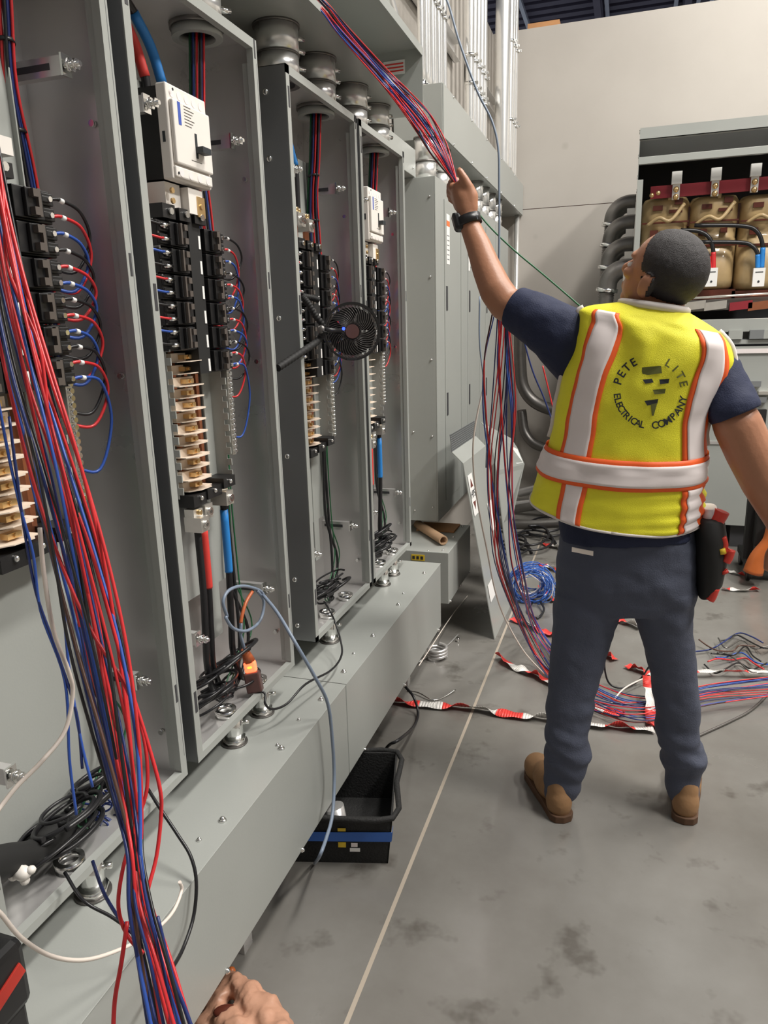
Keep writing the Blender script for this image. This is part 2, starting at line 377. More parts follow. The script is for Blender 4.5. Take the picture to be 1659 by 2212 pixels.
t = thing('overhead_wireway', 'grey wireway above the open cabinets, front cover off, wires hanging out', 'wireway', (-0.95, 1.0, 2.30), 'overhead wireways')
mb = MB('paint'); mb.box(-1.11, -0.80, -1.2, 3.025, 2.30, 2.303); mb.box(-1.11, -1.107, -1.2, 3.025, 2.30, 2.535); mb.box(-1.11, -0.80, -1.2, 3.025, 2.532, 2.535)
mb.box(-0.803, -0.80, -1.2, 3.025, 2.303, 2.318); mb.box(-0.803, -0.80, -1.2, 3.025, 2.505, 2.532); mb.box(-0.818, -0.803, -1.2, 3.025, 2.315, 2.318)
mb.box(-1.11, -0.80, 3.022, 3.025, 2.303, 2.532); mb.build('body', t)
MB('label_white').box(-0.955, -0.87, 3.018, 3.022, 2.452, 2.50).build('paper_label', t)['label'] = 'small white paper label inside the end plate'
mb = MB('tape_red')
for k in range(3): mb.box(-0.95, -0.875, 3.0165, 3.018, 2.461 + k * .012, 2.466 + k * .012)
mb.build('label_print', t)
t = thing('overhead_wireway', 'grey steel wireway with closed front above the closed cabinets, many conduits rising from it', 'wireway', (-0.95, 3.64, 2.36), 'overhead wireways')
mb = MB('paint'); mb.box(-1.11, -0.872, 3.64, 6.395, 2.36, 2.59); mb.build('body', t, 0.002)
MB('paint').box(-0.8715, -0.867, 3.645, 6.39, 2.362, 2.588).build('front_cover', t, 0.001)
for y in (3.85, 4.3, 4.75, 5.3, 5.9): screw(t, (-0.867, y, 2.37), (1, 0, 0), .006); screw(t, (-0.867, y, 2.58), (1, 0, 0), .006)
MB('paint').cyl((-0.96, 3.6395, 2.47), (-0.96, 3.637, 2.47), 0.030, n=24).build('knockout', t)
MB('label_yellow').box(-1.05, -1.03, 3.637, 3.6395, 2.50, 2.57).build('yellow_mark', t)

# ================================================================== conduit nipples (short pipe pieces)
def nipple(y, x, z0, z1, r, label, group, collar=True):
    t = thing('conduit_nipple', label, 'conduit', (x, y, z0), group)
    mb = MB('conduit'); zc = z0 + (z1 - z0) * .45
    mb.ring((x, y, z0), (x, y, zc), r * .85, r, 32); mb.build('pipe', t)
    MB('conduit').ring((x, y, zc), (x, y, z1 - .006), r * .88, r * 1.03, 32).build('coupling', t)
    MB('steel_dark').ring((x, y, zc - .002), (x, y, zc + .002), r * .9, r * 1.06, 32).build('coupling_ring', t)
    MB('steel_dark').ring((x, y, z1 - .006), (x, y, z1), r * .9, r * 1.12, 28).build('locknut', t)
    for zz in (z0 + (z1 - z0) * .3, z0 + (z1 - z0) * .62, z0 + (z1 - z0) * .85):
        MB('zinc').cyl((x + r * .55, y + r * .75, zz), (x + r * .85, y + r * 1.22, zz), .007, n=8).build('set_screw', t)
    return t
NIP = [(1.36, 'second'), (1.62, 'second'), (2.035, 'third'), (2.305, 'third'), (2.60, 'fourth'), (2.85, 'fourth')]
for y, w_ in NIP:
    nipple(y, -0.945, 2.166, 2.30, 0.057, '%s shiny pipe stub between the %s open cabinet and the wireway above' % ('nearer' if y in (1.36, 2.035, 2.60) else 'farther', w_), 'large pipe stubs above the open cabinets')
def bottom_nipple(y, label):
    x = -0.915
    t = thing('conduit_nipple', label, 'conduit', (x, y, GT), 'pipe stubs on the low wireway')
    MB('zinc').cyl((x, y, GT), (x, y, 0.566), 0.0245, n=24).build('pipe', t)
    MB('steel_dark').cyl((x, y, GT), (x, y, GT + .004), 0.034, n=24).build('washer', t)
    MB('zinc').cyl((x, y, GT + .004), (x, y, GT + .016), 0.030, n=8).build('locknut', t)
    MB('zinc').cyl((x + .02, y + .01, 0.53), (x + .036, y + .018, 0.53), .006, n=8).build('set_screw', t)
for y, l in ((0.935, 'shiny pipe stub under the nearest cabinet, behind the loose red and blue wires'), (1.475, 'shiny pipe stub under the near half of the second cabinet'), (1.63, 'shiny pipe stub under the far half of the second cabinet'),
             (2.128, 'shiny pipe stub under the third open cabinet'), (2.706, 'shiny pipe stub under the fourth open cabinet, the nearer of two'), (2.84, 'shiny pipe stub under the fourth open cabinet, the farther of two')):
    bottom_nipple(y, l)

# ================================================================== open panelboard cabinets
XF, ZB, H, W, D = -0.87, 0.566, 1.60, 0.512, 0.19
# shared part meshes, in cabinet coordinates (x: 0 front, negative to the back; y: 0 left side; z: 0 bottom)
def shell_mesh(w_):
    mb = MB('paint'); g = 'galv'; th = .0015; fl = .021
    for (y0, y1, yi) in ((0, th, 1), (w_ - th, w_, -1)):
        mb.use('galv_shaded').box(-D, -.002, y0, y1, 0, H)
        ya, yb = (th, th + .0012) if yi == 1 else (w_ - th - .0012, w_ - th)
        mb.use(g).box(-D + .002, -.003, ya, yb, .002, H - .002)
    mb.use('paint').box(-D, 0, 0, w_, 0, th); mb.use(g).box(-D + .002, -.003, .002, w_ - .002, th, th + .0012)
    mb.use('paint').box(-D, 0, 0, w_, H - th, H); mb.use(g).box(-D + .002, -.003, .002, w_ - .002, H - th - .0012, H - th)
    mb.use('paint').box(-D, -D + th, 0, w_, 0, H); mb.use(g).box(-D + th, -D + th + .0012, .002, w_ - .002, .002, H - .002)
    mb.use('paint')
    mb.box(-.002, 0.0005, 0, fl, 0, H); mb.box(-.002, 0.0005, w_ - fl, w_, 0, H); mb.box(-.002, 0.0005, 0, w_, 0, fl * .8); mb.box(-.002, .0005, 0, w_, H - fl, H)
    mb.box(-.016, -.002, fl - .0015, fl, fl, H - fl); mb.box(-.016, -.002, w_ - fl, w_ - fl + .0015, fl, H - fl)
    mb.box(-.016, -.002, fl, w_ - fl, fl * .8 - .0015, fl * .8); mb.box(-.016, -.002, fl, w_ - fl, H - fl, H - fl + .0015)
    # inner hem on the far side: the second lip seen on every cabinet
    mb.box(-.030, -.016, w_ - .019, w_ - .0015, fl, H - .05)
    return mb.mesh('enclosure')
def slots_mesh(w_):
    out = []
    for z in (.12, .98, 1.50):
        out.append(MB('box_dark').box(0, .0012, .008, .017, z, z + .05).mesh('slot')); out.append(MB('box_dark').box(0, .0012, w_ - .014, w_ - .008, z + .06, z + .10).mesh('slot'))  # solid dark plates; the shade inside the flange cut-outs is their colour
    return out + [MB('paint_dark').box(-.001, .0009, w_ - .0060, w_ - .0048, .05, H - .05).mesh('hem_line')]
def breaker_mesh(side, w_=.105):
    """two-pole breaker, 5.2 cm tall; side +1: terminals to the right"""
    mb = MB('black_plastic'); h = .0515
    s_ = side
    def bx(a, b, x0, x1, z0, z1): mb.box(x0, x1, min(a * s_, b * s_), max(a * s_, b * s_), z0, z1)
    bx(0, w_, -.070, -.022, 0, h); bx(.012, w_ - .03, -.022, -.010, .002, h - .002); bx(.030, w_ - .045, -.010, -.002, .004, h - .004)
    bx(w_ - .03, w_, -.022, -.016, .004, .024); bx(w_ - .03, w_, -.022, -.016, .028, h - .004)
    for k in (0, 1):
        bx(w_ - .028, w_ - .010, -.016, -.012, .008 + k * .024, .018 + k * .024)
    return mb.mesh('circuit_breaker')
def handle_mesh(side, w_=.105):
    mb = MB('handle_grey'); s_ = side
    for z0, z1 in ((.006, .018), (.033, .045)):
        mb.box(-.004, .008, min(.036 * s_, .048 * s_), max(.036 * s_, .048 * s_), z0, z1)
    mb.box(-.003, .004, min(.050 * s_, .056 * s_), max(.050 * s_, .056 * s_), .005, .047)
    return mb.mesh('breaker_handle')
def termscrew_mesh(side, w_=.105):
    mb = MB('zinc')
    for z in (.013, .038): mb.cyl((-.015, (w_ - .012) * side, z), (-.010, (w_ - .012) * side, z), .0045, n=8)
    return mb.mesh('terminal_screw')
BR = {s_: (breaker_mesh(s_), handle_mesh(s_), termscrew_mesh(s_)) for s_ in (1, -1)}
def finger_mesh():
    """cream phase-barrier finger with brass stab"""
    mb = MB('cream')
    mb.box(-.062, -.030, -.042, .042, 0, .0022); mb.box(-.064, -.046, -.040, .040, .0022, .020); mb.box(-.050, -.024, .020, .050, .0005, .0025)
    mb.prism([(-.030, -.042, .0), (-.010, -.02, .001), (-.006, .020, .002), (-.030, .042, 0)], (0, 0, .002))
    mb.use('brass').box(-.046, -.030, -.012, .018, .006, .016); mb.cyl((-.03, .004, .011), (-.026, .004, .011), .004, n=8)
    return mb.mesh('bus_finger')
FING = finger_mesh()
def rail_mesh(z0, z1, s_):
    mb = MB('paint'); mb.box(-.105, -.102, 0, .036 * s_, z0, z1); mb.box(-.102, -.070, .034 * s_, .036 * s_, z0, z1)
    z = z0 + .01
    while z < z1 - .02: mb.box(-.070, -.058, .0335 * s_, .0365 * s_, z, z + .016); z += .0285
    return mb.mesh('notched_rail')
def neutral_mesh(z0, z1):
    mb = MB('alu'); mb.box(-.085, -.062, 0, .016, z0, z1)
    mb.use('zinc'); z = z0 + .01
    while z < z1 - .004: mb.cyl((-.062, .008, z), (-.055, .008, z), .0052, n=8); z += .0128
    return mb.mesh('neutral_bar')
def lug_mesh():
    mb = MB('alu'); mb.box(-.045, 0, -.017, .017, 0, .035); mb.prism([(-.045, -.013, .035), (-.045, .013, .035), (-.012, .013, .035), (-.02, -.013, .035)], (0, 0, .018))
    mb.use('zinc').cyl((-.0, 0, .017), (.006, 0, .017), .010, n=12); mb.use('steel_dark').cyl((.006, 0, .017), (.0065, 0, .017), .005, n=6)
    mb.use('brass').cyl((-.02, 0, .045), (-.008, 0, .045), .006, n=8)
    return mb.mesh('cable_lug')
LUG = lug_mesh()
def bracket_mesh():
    mb = MB('galv'); mb.box(-.15, -.045, -.004, .0, 0, .030); mb.box(-.15, -.045, -.0, .012, 0, .003); mb.box(-.15, -.045, 0, .012, .027, .030)
    mb.use('zinc').box(-.045, -.041, -.008, .014, -.002, .032); mb.cyl((-.041, .004, .015), (-.014, .004, .015), .0045, n=8); mb.cyl((-.037, .004, .015), (-.030, .004, .015), .011, n=6); mb.cyl((-.025, .004, .015), (-.020, .004, .015), .009, n=6)
    mb.use('box_dark').box(-.14, -.07, -.0048, -.004, .010, .020)
    return mb.mesh('mounting_bracket')
BRKT = bracket_mesh()
CABW = {}
def mainbreaker(t, c, y0, z0):
    """white moulded-case breaker; c = cabinet origin"""
    mb = MB('white_plastic'); w_, h_ = .150, .180
    mb.box(-.058, -.034, y0, y0 + w_, z0, z0 + h_)
    mb.box(-.034, -.024, y0 + .006, y0 + w_ - .004, z0 + .030, z0 + h_ - .030)
    mb.box(-.036, -.028, y0 + .004, y0 + w_ - .004, z0 + .004, z0 + .026)
    body = MB('white_plastic'); body.v, body.f, body.fm, body.sm, body.mats = mb.v, mb.f, mb.fm, mb.sm, mb.mats
    me = body.mesh('main_breaker'); b = inst(me, 'main_breaker', t, (0, 0, 0), .003)
    MB('black_matte').box(-.160, -.0585, y0 + .004, y0 + w_ - .004, z0 + .002, z0 + h_ - .004).build('housing', b, local=True)
    mb = MB('steel_dark')
    for k in range(5): mb.cyl((-.030, y0 + .020 + k * .027, z0 + h_ - .016), (-.0335, y0 + .020 + k * .027, z0 + h_ - .016), .0085, n=14); 
    for k in range(4): mb.cyl((-.0275, y0 + .022 + k * .035, z0 + .014), (-.029, y0 + .022 + k * .035, z0 + .014), .008, n=14)
    mb = mb; 
    for k in range(5): MB('vest_silver').cyl((-.0345, y0 + .020 + k * .027, z0 + h_ - .016), (-.0332, y0 + .020 + k * .027, z0 + h_ - .016), .0085, n=14).build('screw_well', b, local=True)
    for k in range(4): MB('vest_silver').cyl((-.029, y0 + .024 + k * .034, z0 + .014), (-.0274, y0 + .024 + k * .034, z0 + .014), .008, n=14).build('screw_well', b, local=True)
    MB('label_blue').box(-.024, -.0234, y0 + .022, y0 + .032, z0 + .105, z0 + .148).build('blue_mark', b, local=True)
    q = MB('steel_dark')
    for k in range(7): q.box(-.024, -.0236, y0 + .045, y0 + .07 + (k % 3) * .006, z0 + .108 + k * .006, z0 + .1095 + k * .006)
    q.build('fine_print', b, local=True); MB('steel_dark').box(-.024, -.0236, y0 + .06, y0 + .10, z0 + .044, z0 + .0455).build('fine_print', b, local=True)
    MB('ink').box(-.0245, -.0225, y0 + .079, y0 + .086, z0 + .052, z0 + .100).box(-.0225, -.006, y0 + .079, y0 + .112, z0 + .062, z0 + .074).build('toggle', b, local=True)
    q = MB('ink').box(-.05, -.044, y0 - .001, y0, z0 + .07, z0 + .09)
    for a, bb in ((.015, .168), (.012, .012), (.03, .04), (.07, .035), (.118, .036)): q.cyl((-.0275, y0 + a, z0 + bb), (-.0265, y0 + a, z0 + bb), .0028, n=8)
    q.build('slot_opening', b, local=True)
    q = MB('white_plastic')      # phase barriers and copper below
    q.box(-.115, -.06, y0 + .005, y0 + .060, z0 - .052, z0 - .002); q.box(-.095, -.042, y0 + .064, y0 + .12, z0 - .058, z0 - .006)
    q.use('copper').box(-.11, -.106, y0 - .03, y0 - .007, z0 - .055, z0); q.use('brass')
    q.cyl((-.05, y0 + .012, z0 - .02), (-.045, y0 + .012, z0 - .02), .006, n=8); q.cyl((-.05, y0 + .012, z0 - .04), (-.045, y0 + .012, z0 - .04), .006, n=8); q.cyl((-.042, y0 + .11, z0 - .04), (-.037, y0 + .11, z0 - .04), .006, n=8)
    q.box(-.044, -.040, y0 + .095, y0 + .125, z0 - .062, z0 - .02)
    b2 = q.build('phase_barrier', t, local=True)
    q = MB('zinc').box(-.125, -.112, y0 - .02, y0 + .004, z0 + h_ - .03, z0 + h_ - .004).box(-.118, -.104, y0 - .035, y0 - .012, z0 + h_ - .02, z0 + h_)
    q.cyl((-.11, y0 - .008, z0 + h_ - .018), (-.100, y0 - .008, z0 + h_ - .018), .008, n=8)
    q.build('line_lug', t, local=True)

CAB_LABEL = {1: 'nearest open grey panelboard cabinet, at the left edge behind the loose wires',
             2: 'open grey panelboard cabinet with a big white breaker and a glowing orange plug',
             3: 'grey open panelboard cabinet behind the small black fan, with metal lugs at the top',
             4: 'grey open panelboard cabinet farthest along the row, with a small white breaker'}
CAB = {}
ORDER = ['wire_black', 'wire_red', 'wire_blue']
def cabinet(i, y0, w_, main, left_n=5, right_n=6, ztop=1.167):
    if w_ not in CABW: CABW[w_] = (shell_mesh(w_), slots_mesh(w_))
    t = thing('panelboard_cabinet', CAB_LABEL[i], 'electrical cabinet', (XF, y0, ZB), 'open panelboard cabinets'); CAB[i] = t
    inst(CABW[w_][0], 'enclosure', t); [inst(m_, 'slot' if m_.name.startswith('slot') else 'hem_line', t) for m_ in CABW[w_][1]]
    # painted back pan of the interior + side rails
    zt = ztop
    MB('paint').box(-.125, -.122, .13, .39, .30 if i > 1 else .02, zt + .28).box(-.122, -.112, .128, .131, .30, zt + .28).box(-.122, -.112, .389, .392, .30, zt + .28).build('mounting_pan', t, local=True)
    for (yy, zz) in ((.44, 1.358), (.44, .238), (.105, 1.355), (.105, .235)): inst(BRKT, 'mounting_bracket', t, (0, yy, zz))
    for zz in (.05, .2, .58, .97, 1.38, 1.54): MB('zinc').ell((-.06, -.001, zz), (.008, .004, .008), nu=8, nv=6).build('side_rivet', t, local=True)
    for zz in (.10, .86, 1.30): MB('zinc').cyl((-.05, w_ - .0035, zz), (-.05, w_ - .012, zz), .006, n=8).build('cover_stud', t, local=True)
    # breakers: left and right columns, 2 poles each
    ph = .0535
    for side, n, yb in ((-1, left_n, .232), (1, right_n, .280)):
        for k in range(n):
            me = BR[side]; b = inst(me[0], 'circuit_breaker', t, (-.038, yb, zt - (k + 1) * ph), .0015)
            inst(me[1], 'breaker_handle', b); inst(me[2], 'terminal_screw', b)
    zb = zt - right_n * ph
    MB('black_matte').box(-.11, -.052, .232, .280, zb, zt + .004).build('centre_spine', t, local=True)
    for k in range(right_n):
        z = zt - (k + 1) * ph
        MB('label_white').box(-.052, -.0505, .268, .2755, z + .004, z + .032).build('circuit_label', t, local=True)['label'] = 'white circuit number strip'
    # top block with screws
    q = MB('black_plastic')
    for k in range(3): q.box(-.10, -.05 + k * .003, .14 + k * .055, .185 + k * .055, zt + .002, zt + .030 - k * .003); 
    q.use('zinc')
    for k in range(3): q.cyl((-.05 + k * .003, .165 + k * .055, zt + .016), (-.044 + k * .003, .165 + k * .055, zt + .016), .007, n=10)
    q.build('terminal_block', t, local=True)
    # bus section
    zbus = .575 if i != 1 else .60
    MB('copper').box(-.112, -.104, .20, .212, zbus, zt).box(-.112, -.104, .245, .257, zbus, zt).box(-.112, -.10, .285, .297, zbus, zt).build('bus_bar', t, local=True)
    z = zt - left_n * ph - .026; k = 0
    while z > zbus:
        inst(FING, 'bus_finger', t, (-.042 - .008 * (k % 2), .215 + .010 * (k % 2), z)); z -= .0268; k += 1
    inst(rail_mesh(zbus, zb, 1), 'notched_rail', t, (0, .315, 0)); inst(rail_mesh(zbus, zt, -1), 'notched_rail', t, (0, .165, 0))
    inst(neutral_mesh(zb - .21, zb + .02), 'neutral_bar', t, (0, .366, 0))
    MB('tape_red').cyl((-.09, .372, zb - .17), (-.078, .40, zb - .165), .004, n=8).build('red_cap', t, local=True)
    MB('black_plastic').box(-.115, -.060, .17, .225, zbus - .03, zbus - .002).box(-.115, -.056, .225, .29, zbus - .022, zbus + .004).box(-.115, -.05, .29, .345, zbus - .010, zbus + .016).build('bus_support', t, local=True)
    for p_ in ((-.058, .20, zbus - .012), (-.054, .255, zbus - .006), (-.048, .318, zbus + .004)): MB('zinc').ell(p_, .006, nu=8, nv=6).build('support_screw', t, local=True)
    if i > 1: MB('paint').box(-.15, -.12, .30, .34, .16, zbus).build('support_channel', t, local=True)
    # looped branch wires on the right
    rnd = random.Random(i * 13)
    for k in range(right_n * 2 - (1 if i > 2 else 0)):
        z = zt - .014 - k * (ph / 2); m = ORDER[k % 3]
        L_ = (.078 if i == 1 else .074) + .020 * rnd.random() + (.010 if k % 3 == 0 else 0); dz = .080 + .045 * rnd.random() + (.06 if k == right_n * 2 - 1 else 0)
        a = .382; x = -.056
        pts = [(x, a, z), (x + .003, a + .02, z + .001), (x, a + L_ * .75, z - .012), (x - .006, a + L_, z - dz * .5), (x - .016, a + L_ * .62, z - dz), (x - .035, a + .012, z - dz * .92), (x - .055, a - .008, z - dz * .75), (x - .06, a - .012, z - dz * .2)]
        rw = .0030 if i == 1 else .0025; q = MB(m).tube(pts, rw, 7, 6); q.use('label_white').cyl((x + .003, a + .016, z + .001), (x + .002, a + .026, z - .0005), rw * 1.5, n=8)
        q.build('branch_wire', t, local=True)
    # wires on the left: short leads to the terminals
    for k in range(left_n * 2):
        z = zt - .014 - k * (ph / 2); m = ORDER[k % 3]
        pts = [(-.075, .040, z + .006), (-.066, .075, z + .008), (-.056, .105, z + .004), (-.050, .138, z)]
        q = MB(m).tube(pts, .0026, 7, 5); q.use('zinc').cyl((-.048, .128, z), (-.046, .150, z), .0042, n=8); q.use('label_white').cyl((-.068, .066, z + .0075), (-.063, .078, z + .0075), .0036, n=8)
        q.build('branch_wire', t, local=True)
    # harness dropping from the top bushing behind the breakers
    xb, yb = (-.105 if i == 1 else -.075), (.40 if i == 1 else .375)
    q = MB('steel_dark').ring((xb, yb, H - .012), (xb, yb, H - .001), .044, .060, 28); q.use('paint').ring((xb, yb, H - .030), (xb, yb, H - .012), .040, .056, 28); q.use('black_matte').cyl((xb, yb, H - .010), (xb, yb, H - .006), .043, n=24)
    q.build('pipe_bushing', t, local=True)
    q = MB('steel_dark').ring((xb, .12, H - .012), (xb, .12, H - .001), .044, .060, 28); q.use('black_matte').cyl((xb, .12, H - .010), (xb, .12, H - .006), .045, n=24); q.build('pipe_bushing', t, local=True)
    cols = ['wire_darkblue', 'wire_red', 'wire_blue', 'wire_black', 'wire_red', 'wire_darkblue', 'wire_blue', 'wire_green', 'wire_black', 'wire_darkblue', 'wire_red', 'wire_black']
    for k, m in enumerate(cols):
        a = 2 * PI * k / len(cols); rr = .011 + .004 * (k % 2); cx_, cy_ = math.cos(a) * rr, math.sin(a) * rr
        pts = [(xb + cx_, yb + cy_, H - .008), (xb - .01 + cx_, yb - .005 + cy_, 1.45), (xb - .025 + cx_, yb + cy_, 1.34), (xb - .035 + cx_ * 1.3, yb + .02 + cy_ * 1.5, 1.20), (xb - .03 + cx_, yb + .03 + cy_, 1.0 - .02 * k), (xb - .025 + cx_, yb + .02 + cy_, .86)]
        q = MB(m).tube(pts, .0028, 6, 5)
        q.build('harness_wire', t, local=True)
    for zz, dx, dy in ((1.40, -.017, -.003), (1.27, -.03, .012)): MB('black_plastic').ring((xb + dx, yb + dy, zz), (xb + dx - .001, yb + dy, zz + .006), .014, .0185, 16).build('cable_tie', t, local=True)
    # green and black pigtails low on the right, feeders to the bottom
    for k, (m, r_) in enumerate((('wire_black', .0048), ('wire_black', .0048), ('wire_green', .0022), ('wire_green', .0022))):
        a = .37 + .012 * k
        pts = [(-.10, a, zb + .02 - .03 * k), (-.115, a + .03, zb - .12), (-.11, a + .015, .50), (-.105, a + .012 * (k % 2), .30), (-.09, a + .05 - .06 * (k % 2), .14), (-.08, .36 - .03 * k, .05), (-.07, .28, .02)]
        MB(m).tube(pts, r_, 7, 6).build('feeder_cable', t, local=True)
    # coil tangle on the cabinet floor
    q = MB('wire_black')
    for k in range(11):
        R_ = .035 + .055 * rnd.random(); cx_, cy_ = -.085 + .03 * rnd.random(), .15 + .19 * rnd.random(); tilt = rnd.uniform(-.5, .5); ph0 = rnd.random() * 6
        pts = [(cx_ + .75 * min(R_, .06) * math.cos(ph0 + a * .7), cy_ + R_ * math.sin(ph0 + a * .7), .03 + .007 * k + abs(tilt) * R_ * (1 + math.cos(a * .7 + ph0)) * .8) for a in range(0, 9)]
        q.tube(pts, .0035 + .0015 * (k % 2), 6, 5)
    o = q.build('cable_tangle', t, local=True); o['kind'] = 'stuff'
    for yy in (.20, .37): MB('zinc').ring((-.045, yy, .003), (-.045, yy, .022), .018, .027, 20).build('pipe_bushing', t, local=True)
    # bottom lugs and taped cables
    if i in (2, 4):
        for k, (yy, zz, xx) in enumerate(((.185, zbus - .088, -.045), (.222, zbus - .066, -.055), (.305, zbus - .052, -.045))):
            inst(LUG, 'cable_lug', t, (xx, yy, zz))
        cb = [('wire_black', .183, -.066, zbus - .09), ('tape_red', .222, -.075, zbus - .068), ('tape_blue', .305, -.065, zbus - .054)]
        for m, yy, xx, zz in cb:
            zt2 = zz; zl = zz - .155
            q = MB('wire_black').tube([(xx, yy, zt2), (xx, yy, zl), (xx - .004, yy - .002, .22), (xx - .01, yy + .004, .12), (xx - .005, yy + .03, .04), (xx + .01, yy + .07, .03)], .0085, 10, 6)
            cbo = q.build('feeder_cable', t, local=True)
            if m != 'wire_black': MB(m).tube([(xx, yy, zt2 - .012), (xx, yy, zl), (xx - .001, yy, zl - .02)], .0100, 12, 5).build('phase_tape', cbo, local=True)
    if main:
        mainbreaker(t, None, .165, 1.245)
    if main or i == 3:
        zc = 1.405 if main else 1.275
        tops = [('wire_black', .175, -.120), ('tape_red', .215 if main else .20, -.112), ('tape_blue', .265, -.105)]
        if i == 3: tops.append(('wire_white', .235, -.115))
        for m, yy, xx in tops:
            pts = [(xx, yy, zc - .02), (xx, yy, zc + .05), (xx - .008, yy - .018, zc + .115), (xx - .012, yy - .062, zc + .165), (xx - .01, yy - .11, zc + .19)]
            if i == 3: pts = [(xx, yy, zc - .02), (xx, yy, zc + .14), (xx - .008, yy - .018, zc + .20), (xx - .012, yy - .05, zc + .26), (xx - .01, yy - .09, zc + .30)]
            r0 = .0095 if m != 'wire_white' else .0075
            q = MB('wire_black' if m != 'wire_white' else 'wire_white').tube(pts, r0, 10, 6); cbo = q.build('feeder_cable', t, local=True)
            if m.startswith('tape'): MB(m).tube(pts[1:4], r0 + .0012, 12, 6).build('phase_tape', cbo, local=True)
    if i == 3:
        for k, yy in enumerate((.185, .215, .262)): inst(LUG, 'cable_lug', t, (-.06 - .006 * (k == 1), yy, 1.235 - .01 * (k == 2)))
        MB('copper').box(-.085, -.078, .17, .20, 1.19, 1.24).box(-.085, -.078, .25, .28, 1.19, 1.235).build('bus_bar', t, local=True)
    return t
cabinet(1, 0.690, W, False, left_n=6, right_n=6, ztop=1.172)
cabinet(2, 1.245, W, True)
cabinet(3, 1.915, .528, False, left_n=6, right_n=7)
cabinet(4, 2.470, .515, True, left_n=6, right_n=6, ztop=1.165)
# label and lug details of the second cabinet
t2 = CAB[2]
MB('label_white').box(-.186, -.184, .06, .155, 1.30, 1.47).build('directory_label', t2, local=True)['label'] = 'white printed label on the back, blue stripe on top'
MB('label_blue').box(-.1838, -.183, .06, .155, 1.43, 1.455).build('label_stripe', t2, local=True)
MB('white_plastic').box(-.09, -.06, .285, .318, 1.212, 1.238).build('white_block', CAB[1], local=True)

# ================================================================== closed cabinets beyond
CLY = [3.475, 4.033, 4.575, 5.115, 5.66]
where = ['closed grey cabinet first in the far row, its near side wall showing', 'closed grey cabinet second in the far row, a white label high on its door', 'closed grey cabinet third in the far row, behind the hanging wires', 'closed grey cabinet last in the far row, next to the concrete wall']
for k in range(4):
    a, b = CLY[k], CLY[k + 1] - .014
    t = thing('closed_cabinet', where[k], 'electrical cabinet', (-0.87, a, 0.546), 'closed cabinets in the far row')
    MB('paint').box(-1.06, -0.874, a, b, 0.546, 2.165).build('enclosure', t, .002)
    MB('paint').box(-0.874, -0.868, a + .0, b, 0.546, 2.165).build('trim_plate', t, .0015)
    d = MB('paint').box(-0.868, -0.864, a + .165, b - .03, 0.62, 2.09).build('door', t, .0015)
    for z in (1.06, 1.58):
        l = MB('box_dark').box(-0.8642, -0.862, a + .185, a + .215, z, z + .115).build('latch', d)
        MB('galv').box(-0.8622, -0.8605, a + .190, a + .198, z + .01, z + .10).build('latch_lever', d) if False else None
    for z in (.62, .98, 1.35, 1.73, 2.08): screw(t, (-0.895, a, z), (0, -1, 0), .006, 'side_screw')
    for z in (.60, 1.0): screw(t, (-0.99, a, z), (0, -1, 0), .005, 'side_screw')
    if k < 2:
        MB('label_white').box(-0.8638, -0.863, a + (.20 if k == 0 else .17), a + (.265 if k == 0 else .21), 1.80, 2.03).build('door_label', d)['label'] = 'tall white printed sticker'
        MB('label_orange').box(-0.8632, -0.8625, a + (.20 if k == 0 else .17), a + (.265 if k == 0 else .21), 1.975, 2.0).build('label_stripe', d)
        q = MB('paint_dark')
        for j in range(6): q.box(-0.8632, -0.8625, a + .21, a + .255, 1.82 + j * .022, 1.824 + j * .022)
        q.build('label_print', d)
for y, l in ((3.62, 'first bright pipe stub above the first closed cabinet'), (3.90, 'second bright pipe stub above the first closed cabinet'), (4.80, 'nearest of the four small bright pipe stubs right of the raised hand'), (5.02, 'second of the four small bright pipe stubs right of the raised hand'), (5.27, 'third of the four small bright pipe stubs right of the raised hand'), (5.52, 'farthest of the four small bright pipe stubs right of the raised hand')):
    nipple(y, -0.95, 2.166, 2.36, 0.050, l, 'pipe stubs above the closed cabinets')
t = thing('junction_box', 'small light grey box above the gap before the closed cabinets', 'box', (-0.98, 3.50, 2.166), None)
MB('paint').box(-1.09, -0.965, 3.06, 3.50, 2.168, 2.285).build('body', t, .002); screw(t, (-0.965, 3.45, 2.20), (1, 0, 0), .005)

# ================================================================== conduits rising to the roof
def riser(x, y, r, z0, z1, label, group, bend=None, clampz=()):
    t = thing('steel_conduit', label, 'conduit', (x, y, z0), group)
    pts = [(x, y, z0), (x, y, z0 + .3), (x, y, z1)] if not bend else [(x, y, z0)] + bend
    MB('conduit').tube(pts, r, 12, 5).build('pipe', t)
    MB('zinc').cyl((x, y, z0), (x, y, z0 + .035), r * 1.3, n=12).build('connector', t)
    for z in clampz:
        q = MB('zinc').ring((x, y, z), (x, y, z + .016), r, r * 1.22, 14).box(x + r, x + r * 2.0, y - .012, y + .003, z, z + .016); q.cyl((x + r * 1.6, y - .02, z + .008), (x + r * 1.6, y + .014, z + .008), .005, n=6); q.build('strap', t)
NTH = ['first', 'second', 'third', 'fourth', 'fifth', 'sixth', 'seventh', 'eighth']
for k in range(8): riser(-0.985 + .005 * (k % 2), 3.70 + k * .062, .0165, 2.59, 5.6, NTH[k] + ' slim conduit from the near end of the closed wireway, of eight', 'slim conduits over the near end of the closed wireway', clampz=(3.02,))
for k in range(5): riser(-0.98, 4.80 + k * .115, .026 if k < 4 else .02, 2.59, 5.6, NTH[k] + ' conduit from the left in the middle cluster above the closed wireway', 'middle cluster of conduits', clampz=(2.90, 3.05))
